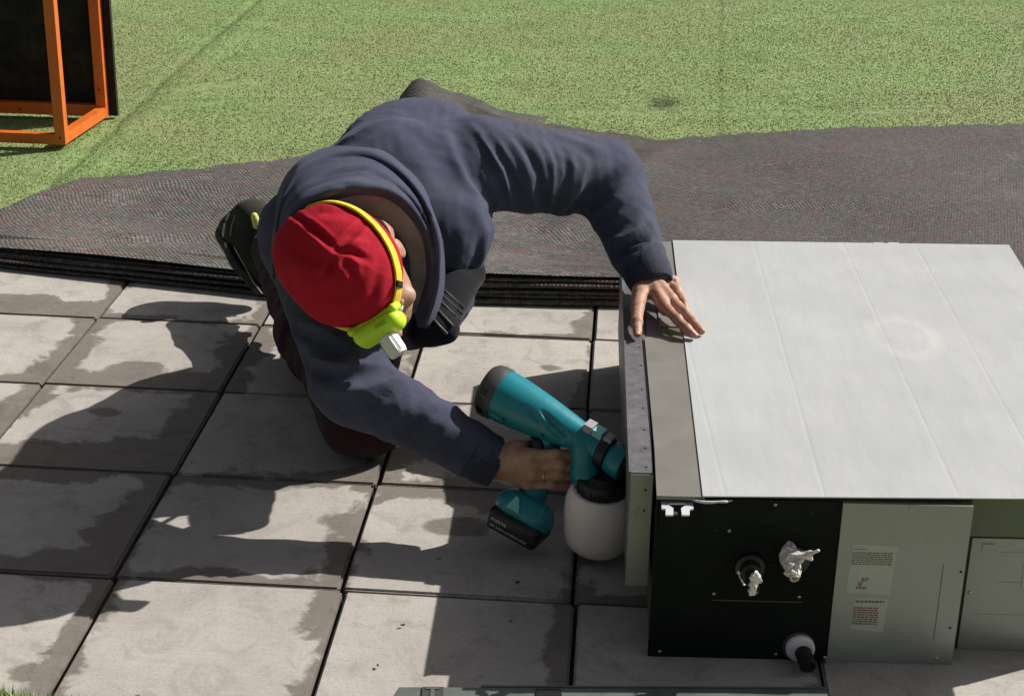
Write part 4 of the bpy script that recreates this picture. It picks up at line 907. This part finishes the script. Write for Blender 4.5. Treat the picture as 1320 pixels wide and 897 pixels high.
# trousers, shoes
tr = Solid(); tr.cone(PE, HIPR, .13, .12, .04).cone(PE, HIPL, .13, .12, .04).cone(HIPR, KNR, .115, .082, .04).cone(HIPL, KNL, .115, .09, .03).chain([KNR, (-.62, .90, .11), ANR], [.078, .070, .050], .03).chain([KNL, ANL], [.08, .062], .03)
V, Q = tr.mesh(.0075); V = arm_waves(V, Q, KNR, ANR, .008, 90, 1.5, 0, 1, (0, 0, 1), 12); V = wavy(V, Q, .005, 30, 11); V = ridged(V, Q, .006, 22, 12); V[:, 2] = np.maximum(V[:, 2], .003)
child(fast_obj('trousers', V, Q, trouser_m))
def shoe(toe, heel, ank, side):
    """toe and heel of the sole, the ankle opening, side = outward direction of the sole face"""
    toe = Vector(toe); heel = Vector(heel); ank = Vector(ank); f = (toe-heel).normalized(); L = (toe-heel).length
    up = (ank-heel); up = (up-f*up.dot(f)).normalized(); sd = f.cross(up); pt = lambda a, b, c: tuple(heel+f*(a*L)+up*b+sd*c)
    s = Solid(); s.chain([pt(.12, .045, 0), pt(.5, .042, 0), pt(.80, .03, 0)], [.042, .044, .036], .02).cone(pt(.06, .03, 0), pt(.10, .085, 0), .040, .044, .02).cone(pt(.30, .06, 0), pt(.14, .095, 0), .038, .042, .02)
    s.cut(pt(.5, .012, 0), tuple(-up), .004); globals()['SH'] = s; V, Q = s.mesh(.0035); V = wavy(V, Q, .0015, 60, 2); up_ = child(fast_obj('shoe', V, Q, shoe_m))
    s = Solid(); s.chain([pt(.10, .010, 0), pt(.5, .010, .002), pt(.84, .012, 0)], [.041, .045, .040], .02); s.cut(pt(.5, .014, 0), tuple(up), .002); s.cut(pt(.5, -.010, 0), tuple(-up), .002)
    V, Q = s.mesh(.0035); so_ = fast_obj('sole', V, Q, rubber, up_); 
    return up_, pt
su, pt = shoe((-0.8137, 1.3139, 0.045), (-0.9217, 1.386, 0.165), (-0.8046, 1.3438, 0.2), 0)
def on(sol, p, off=.0015): return lift(sol, p, off)
pip = plastic('piping_pale', (.45, .43, .38), .6)
def sline(name, pts, r_, mat): 
    P3 = []
    for k in range(len(pts)-1):
        for t in (0, .33, .66): P3.append(on(SH, np.array(pts[k])*(1-t)+np.array(pts[k+1])*t))
    P3.append(on(SH, pts[-1])); return tube(name, P3, r_, mat, su, 8)
sline('heel_rim', [(-0.9345, 1.495, 0.18), (-0.9274, 1.4135, 0.18), (-0.919, 1.3592, 0.17), (-0.9043, 1.3252, 0.15)], .0030, pip)
sline('heel_rim', [(-0.9162, 1.4845, 0.18), (-0.9075, 1.4037, 0.18), (-0.8994, 1.3497, 0.17)], .0022, plastic('piping_grey', (.16, .155, .14), .6))
sline('collar_seam', [(-0.823, 1.3476, 0.19), (-0.8302, 1.3168, 0.18), (-0.8202, 1.2774, 0.17), (-0.8093, 1.2851, 0.15), (-0.7934, 1.2814, 0.15)], .0022, plastic('piping_taupe', (.20, .18, .15), .6))
sline('stitching', [(-0.8856, 1.3276, 0.15), (-0.8556, 1.2909, 0.12), (-0.8325, 1.2824, 0.08), (-0.81, 1.2791, 0.05)], .0012, pip)
for k in range(9):
    t = k/8; p0 = np.array((-0.8967, 1.3319, 0.14))*(1-t)+np.array((-0.8054, 1.2739, 0.04))*t; q = on(SH, p0, .001); bx_ = bmesh.new(); bmesh.ops.create_cube(bx_, size=.0045, matrix=Matrix.Translation(q)); bm_obj('tread_lug', bx_, rubber, su, bevel=.0008)
tb = Solid(); tb.cone(on(SH, (-0.823, 1.3077, 0.215), .002), on(SH, (-0.8441, 1.3785, 0.215), .006), .0095, .0085, .005).cone(on(SH, (-0.837, 1.3546, 0.215), .006), (-0.8488, 1.3841, 0.225), .008, .006, .004); V, Q = tb.mesh(.002); fast_obj('pull_tab', V, Q, yel_m, su)
s2_, _ = shoe((-.50, 1.50, .03), (-.44, 1.33, .10), (-.43, 1.25, .14), 0)

# chest bag with zips, hanging under the torso
bag = empty('zipped_bag', (-0.3083, 0.5916, 0.26), 0, 'black zipped pouch bag hanging below the chest of the crouching man', 'bag')
bl = np.array((-0.3083, 0.5916, 0.26)); BI = Matrix.Translation(tuple(-bl))
def bchild(o): o.parent = bag; o.matrix_parent_inverse = BI; return o
bg_ = Solid(); bg_.cone((-0.2768, 0.5119, 0.37), (-0.2879, 0.4394, 0.34), .052, .045, .03).cone((-0.3071, 0.4768, 0.35), (-0.2897, 0.4039, 0.335), .036, .034, .03).cone((-0.2475, 0.5621, 0.385), (-0.2633, 0.4977, 0.36), .042, .030, .03).cone((-0.3133, 0.3822, 0.33), (-0.2655, 0.3958, 0.33), .024, .026, .02)
V, Q = bg_.mesh(.0035)
V = folds(V, Q, [([(-0.356, 0.5397, 0.27), (-0.3193, 0.4906, 0.28), (-0.2962, 0.4861, 0.27)], .006, .009), ([(-0.3558, 0.5984, 0.28), (-0.3282, 0.4774, 0.28)], -.005, .006)]); V = wavy(V, Q, .003, 50, 2)
bchild(fast_obj('pouch', V, Q, black_fab))
zipm = plastic('zip_charcoal', (.026, .027, .032), .6)
def bs(px, py): pass
CAMP = np.array(mm.translation)
def on_bag(p, off=.002):
    """nearest bag surface point along the sight line through p, so the zip lies on the cloth"""
    return lift(bg_, p, off, .5, 1.0)
for (a, b, r) in (((-0.3458, 0.7205, 0.3), (-0.2577, 0.5805, 0.28), .0028), ((-0.34, 0.7398, 0.3), (-0.2549, 0.615, 0.28), .0022), ((-0.3492, 0.6833, 0.3), (-0.2664, 0.546, 0.28), .0034), ((-0.3503, 0.6293, 0.3), (-0.2741, 0.5041, 0.28), .0030), ((-0.3257, 0.7416, 0.3), (-0.2553, 0.6498, 0.28), .0020)):
    a = np.array(a); b = np.array(b); bchild(tube('zip', [on_bag(a+(b-a)*t) for t in np.linspace(0, 1, 9)], r, zipm, None, 8))
bchild(tube('zip_pull', [on_bag((-0.347, 0.6654, 0.3), .004), on_bag((-0.3395, 0.6307, 0.3), .005), on_bag((-0.3297, 0.5883, 0.3), .005)], [.003, .0042, .003], plastic('zip_pull', (.06, .06, .065), .3), None, 8))
bchild(tube('shoulder_strap', [(-0.328, 0.407, 0.36), (-0.3171, 0.4728, 0.37), (-0.2997, 0.4885, 0.42), (-0.2797, 0.4149, 0.5)], .009, black_fab, None, 10, flat=.35))

# ------------------------------------------------------------------ headlamp worn round the beanie
lamp_o = Vector(hl(0, .105, .03)); lamp = empty('headlamp', tuple(lamp_o), 0, 'lime yellow headlamp strapped round the red beanie', 'headlamp'); LI = Matrix.Translation(-lamp_o)
def lchild(o): o.parent = lamp; o.matrix_parent_inverse = LI; return o
pts = []; nr = []
cc = np.array(hl(0, 0, .025))
for a in np.linspace(0, 2*math.pi, 64, endpoint=False):
    lx, ly = math.sin(a), math.cos(a); d = np.array(HM @ Vector((lx, ly, .12-.18*ly-.24*lx))) ; p = snap(bn, cc, d, .0025); pts.append(tuple(p)); nr.append(tuple(d))
nr2 = [tuple(HZ) for _ in nr]
def band(name, pts, wd, th, mat):
    n = len(pts); bm = bmesh.new(); R = []
    for i in range(n):
        p = Vector(pts[i]); t = (Vector(pts[(i+1) % n])-Vector(pts[i-1])).normalized(); u = HZ-t*HZ.dot(t); u.normalize(); o = t.cross(u)
        if o.dot(p-Vector(cc)) < 0: o = -o
        u = (u+o*-.25).normalized()
        R.append([bm.verts.new(p+u*(a*wd/2)+o*(b*th)) for a, b in ((-1, -.5), (1, -.5), (1, 1), (0, 1.25), (-1, 1))])
    for i in range(n):
        a, b = R[i], R[(i+1) % n]
        for k in range(5): bm.faces.new((a[k], a[(k+1) % 5], b[(k+1) % 5], b[k]))
    return bm_obj(name, bm, mat, None, smooth=True)
lchild(band('strap', pts, .016, .0022, strap_y))
LX, LF = HX, HF
def lp(x, y, z): return tuple(lamp_o+LX*x+LF*y+HZ*z)
s = Solid()
for zz in (-.014, .010): s.cone(lp(-.030, .010, zz), lp(.030, .010, zz), .0165, .0165, .012)
for zz in (-.004,): s.cone(lp(-.030, .016, zz), lp(.030, .016, zz), .013, .013, .012)
V, Q = s.mesh(.002); lb = lchild(fast_obj('lamp_body', V, Q, lime_m))
s = Solid(); s.cone(lp(-.040, -.004, .012), lp(.040, -.004, .012), .007, .007, .004); s.cone(lp(-.046, -.008, .0), lp(-.042, -.004, .016), .007, .008, .004); s.cone(lp(.046, -.008, .0), lp(.042, -.004, .016), .007, .008, .004)
V, Q = s.mesh(.002); lchild(fast_obj('mount_bracket', V, Q, lime_m))
ax_ = (HF*1.0+HZ*-.10-HX*.10).normalized()
lchild(lathe('lens_barrel', [(.0135, -.01), (.0135, .010), (.0165, .012), (.0165, .046), (.0150, .049), (.0120, .049), (.011, .040)], lp(-.004, .018, -.002), tuple(ax_), lens_m, None, 28))
for k in range(14):
    a_ = 2*math.pi*k/14; x_, y_, z_ = frame_from(ax_); c_ = Vector(lp(-.004, .018, -.002))+ax_*.016+(x_*math.cos(a_)+y_*math.sin(a_))*.0164; lchild(lathe('barrel_rib', [(.0009, 0), (.0011, .002), (.0011, .026), (.0006, .028)], c_, tuple(ax_), lens_m, None, 6))
lchild(box('switch', -.010, .010, -.004, .004, 0, .003, M('switch_green', (.30, .45, .01), .5).m)).matrix_basis = Matrix.Translation(lp(-.012, .012, .0245)) @ HM.to_4x4()
lchild(lathe('lens', [(.0115, 0), (.009, .003), (.003, .005)], Vector(lp(-.004, .018, -.002))+ax_*.040, tuple(ax_), M('lens_glass', (.85, .85, .85), .08).m, None, 24))
bp = Vector(snap(bn, cc, tuple(HM @ Vector((-.75, .75, .17))), .004)); x_, y_, z_ = frame_from(HM @ Vector((-.75, .75, .17)))
bk = bmesh.new(); bmesh.ops.create_cube(bk, size=1, matrix=Matrix.Translation(bp) @ Matrix((HM @ Vector((.5, .85, 0)), HZ, HM @ Vector((-.85, .5, 0)))).transposed().to_4x4() @ Matrix.Diagonal((.012, .021, .006, 1)))
lchild(bm_obj('buckle', bk, blackp, None, bevel=.0015))

# ------------------------------------------------------------------ cordless paint sprayer
GA = Vector((-.158, .261, .270)); GB = Vector((.070, .159, .200)); GX = (GB-GA).normalized(); GYv = Vector((0, 0, 1)).cross(GX).normalized(); GZ = GX.cross(GYv)
GM = Matrix((GX, GYv, GZ)).transposed().to_4x4(); GM.translation = GA
gun = bpy.data.objects.new('paint_sprayer', None); COL.objects.link(gun); gun.matrix_world = GM; gun.empty_display_size = .05
tag(gun, 'teal cordless paint sprayer with white cup held in the right hand', 'paint sprayer')
ms = Solid(); gx_ = np.linspace(.0, .196, 40); ms.p.append(('v', gx_, .0478-.0245*np.clip((gx_-.02)/.176, 0, 1)**1.35, 0, 0, .002, 1))
def groove(x0, a0, x1, a1, w_, d_):
    rr_ = lambda x: np.interp(x, [0, .03, .06, .095, .13, .165, .182], [.0475, .048, .0465, .043, .037, .030, .025]); P_ = []
    for x, a in ((x0, a0), (x1, a1)): P_.append(np.array((x, -math.cos(a)*rr_(x), math.sin(a)*rr_(x))))
    c = (P_[0]+P_[1])/2; X_ = P_[1]-P_[0]; L = np.linalg.norm(X_); X_ /= L; N_ = np.array((0, c[1], c[2])); N_ -= X_*(N_@X_); N_ /= np.linalg.norm(N_); Y2 = np.cross(N_, X_)
    ms.p.append(('e', c, np.array((L/2, w_, d_)), np.stack([X_, Y2, N_], 1), 0, .0025, -1))
groove(.070, .62, .108, .30, .0055, .007); groove(.100, .80, .165, .12, .0065, .008); groove(.118, .32, .160, -.25, .005, .006); groove(.012, -.35, .055, -.55, .003, .003)
V, Q = ms.mesh(.002); fast_obj('motor_housing', V, Q, teal_m, gun)
for a_ in (.045, .12): lathe('screw', [(.0030, 0), (.0026, .0012)], (a_, -.95*(.047 if a_ < .1 else .0375), -.31*(.047 if a_ < .1 else .0375)), (0, -.95, -.31), blackp, gun, 12)
lathe('vent_cap', [(.036, -.022), (.042, -.0205), (.0475, -.014), (.0495, -.004), (.0500, .006), (.0490, .012), (.047, .013)], (0, 0, 0), (1, 0, 0), greyp, gun, 48)
for k in range(3): lathe('vent_ring', [(.030-.009*k, 0), (.030-.009*k, .0015), (.026-.009*k, .0015)], (-.0222, 0, 0), (-1, 0, 0), blackp, gun, 36)
for a in (-.75, -.35, .05, .45): 
    o = box('vent_slot', -.012, .002, -.006, .006, .0475, .0502, blackp, gun, .0006); o.rotation_euler = (math.pi*.62+a, 0, 0)
# sculpted teal grip flank with raised chevron
# handle and battery
GI = GM.inverted(); R3 = GI.to_3x3()
def gp(p): return tuple(GI @ Vector(p))
h0 = gp((-.060, .222, .212)); h1 = gp((-0.0653, 0.2093, 0.165)); h2 = gp((-0.083, 0.2027, 0.105)); h3 = gp((-0.0927, 0.1857, 0.085))
hs = Solid(); hs.chain([h0, h1, h2, h3], [.028, .0215, .0215, .027], .02)
V, Q = hs.mesh(.003); fast_obj('handle', V, Q, teal_m, gun)
bc = Vector(gp((-0.105, 0.1699, 0.058)))
fs = Solid(); fs.cone(tuple(bc+Vector((-.022, 0, .030))), tuple(bc+Vector((.030, 0, .030))), .026, .026, .02); fs.cone(tuple(bc+Vector((-.03, 0, .024))), tuple(bc+Vector((.036, 0, .024))), .024, .024, .01)
V, Q = fs.mesh(.003); fast_obj('battery_mount', V, Q, teal_m, gun)
bt = bmesh.new(); bmesh.ops.create_cube(bt, size=1, matrix=Matrix.Translation(bc) @ Matrix.Diagonal((.104, .074, .042, 1)))
batt = bm_obj('battery', bt, blackp, gun, bevel=.009, seg=3, smooth=True)
wm = M('print_white', (.55, .55, .55), .5).m
def text(t, size, loc, parent, mat, ex=.0003, rot=(math.pi/2, 0, 0)):
    cu = bpy.data.curves.new('print', 'FONT'); cu.body = t; cu.size = size; cu.extrude = ex; cu.resolution_u = 2
    o = bpy.data.objects.new('tmp', cu); me = bpy.data.meshes.new_from_object(o); bpy.data.objects.remove(o); me.materials.append(mat)
    r = link(bpy.data.objects.new('print', me), parent); r.location = loc; r.rotation_euler = rot; return r
text('makita', .0125, tuple(bc+Vector((-.042, -.0374, .001))), batt, wm); text('18V 5.0Ah LITHIUM-ION', .0074, tuple(bc+Vector((-.042, -.0374, -.011))), batt, wm)
prism('handle_patch', [(-.012, -.003), (.016, -.003), (.002, .022), (-.004, .022)], 0, .002, cyan_m, gun, .0006).matrix_local = Matrix.Translation(bc+Vector((-.012, -.0265, .038))) @ Matrix.Rotation(math.radians(62), 4, 'X')
# trigger
ts_ = Solid(); ts_.chain([(.096, 0, -.040), (.101, 0, -.055), (.094, 0, -.073)], [.010, .0095, .007], .006); ts_.cone((.112, -.022, -.040), (.118, -.026, -.046), .013, .012, .006); V, Q = ts_.mesh(.0022); fast_obj('trigger', V, Q, plastic('trigger_navy', (.006, .008, .022), .35), gun)
# top rail with sunlight painted in, clips, front collar, head, air cap
lathe('front_barrel', [(.026, 0), (.0265, .012), (.026, .03), (.024, .042)], (.177, 0, -.002), (1, 0, 0), teal_m, gun, 36)
bmx = box('top_rail', .112, .178, -.011, .011, .032, .043, cyan_m, gun, .002); bmx.rotation_euler = (0, math.radians(6), 0)
box('clip', .1795, .196, -.013, .013, .0215, .0350, clip_m, gun, .002); box('top_rail', .1975, .2165, -.012, .012, .0200, .0330, cyan_m, gun, .002)
lathe('collar', [(.026, 0), (.030, .003), (.030, .018), (.025, .022)], (.2175, 0, -.004), (1, 0, 0), blackp, gun, 32)
box('clip', .221, .236, -.012, .012, .0235, .0300, clip_m, gun, .0015)
lathe('air_cap', [(.020, .0), (.027, .006), (.0315, .022), (.0325, .036), (.030, .038), (.012, .034)], (.233, 0, -.006), (1, 0, 0), teal_m, gun, 36)
lathe('nozzle', [(.009, 0), (.006, .012), (.003, .012)], (.262, 0, -.006), (1, 0, 0), blackp, gun, 20)
ks = Solid(); ks.cone((.192, -.004, -.008), (.210, -.014, -.050), .027, .024, .012); ks.ell((.214, -.018, -.058), (.026, .022, .023), None, .01); V, Q = ks.mesh(.0025); V = wavy(V, Q, .0006, 90, 3); fast_obj('head_knuckle', V, Q, teal_m, gun)
lathe('cap_screw', [(.006, 0), (.006, .003), (.003, .004)], (.218, -.040, -.058), (.1, -1, 0), blackp, gun, 16)
# cup, upright in the world: expressed in the gun frame
cb = Vector((.036, .172, .018)); ct = Vector((.040, .160, .140)); ca = (ct-cb).normalized()
cup = lathe('cup', [(.022, .0), (.050, .002), (.0585, .012), (.0635, .032), (.0650, .070), (.0635, .096), (.0590, .112), (.0520, .1195), (.0470, .120)], gp(cb), tuple(R3 @ ca), cup_m, gun, 56)
lathe('cup_lid', [(.0440, .0), (.0462, .003), (.0462, .024), (.043, .028), (.028, .030), (.024, .034)], gp(cb+ca*.1170), tuple(R3 @ ca), blackp, gun, 48)
for k in range(18):
    a = 2*math.pi*k/18; x_, y_, z_ = frame_from(R3 @ ca); c0 = Vector(gp(cb+ca*.1195)); rr = (x_*math.cos(a)+y_*math.sin(a))*.0461
    lathe('grip_rib', [(.0016, 0), (.0018, .002), (.0018, .016), (.001, .019)], c0+rr, tuple(R3 @ ca), blackp, gun, 6)

# ------------------------------------------------------------------ scraps lying on the pavers
leafm = M('dry_leaf', (.05, .028, .014), .8).vary(60, .3).m
def scrap(loc, rz, L, label):
    bm = bmesh.new(); n = 7; top_ = [bm.verts.new((L*(i/(n-1)-.5), L*.22*math.sin(math.pi*i/(n-1))+.0006, .002+.35*L*abs(i/(n-1)-.5)**1.5)) for i in range(n)]
    bot = [bm.verts.new((L*(i/(n-1)-.5), -L*.18*math.sin(math.pi*i/(n-1))-.0006, .001+.30*L*abs(i/(n-1)-.5))) for i in range(n)]
    for i in range(n-1): bm.faces.new((bot[i], bot[i+1], top_[i+1], top_[i]))
    r_ = bmesh.ops.extrude_face_region(bm, geom=list(bm.faces)); bmesh.ops.translate(bm, verts=[v for v in r_['geom'] if isinstance(v, bmesh.types.BMVert)], vec=(0, 0, .0008))
    o = bm_obj('dry_leaf', bm, leafm); o.location = loc; o.rotation_euler = (0, 0, rz); tag(o, label, 'leaf', 'dry leaf scraps on the pavers')
scrap((-0.2802, -0.1084, 0.002), .4, .008, 'tiny dry leaf scrap on the sunlit paver, nearer the shadow edge of the unit')
scrap((-0.3037, -0.2316, 0.002), 1.7, .007, 'tiny dry leaf scrap on the sunlit paver, close to the bottom edge of the photo')
scrap((-0.0998, 0.0498, 0.002), .1, .009, 'tiny dry leaf scrap in the shade below the sprayer battery')
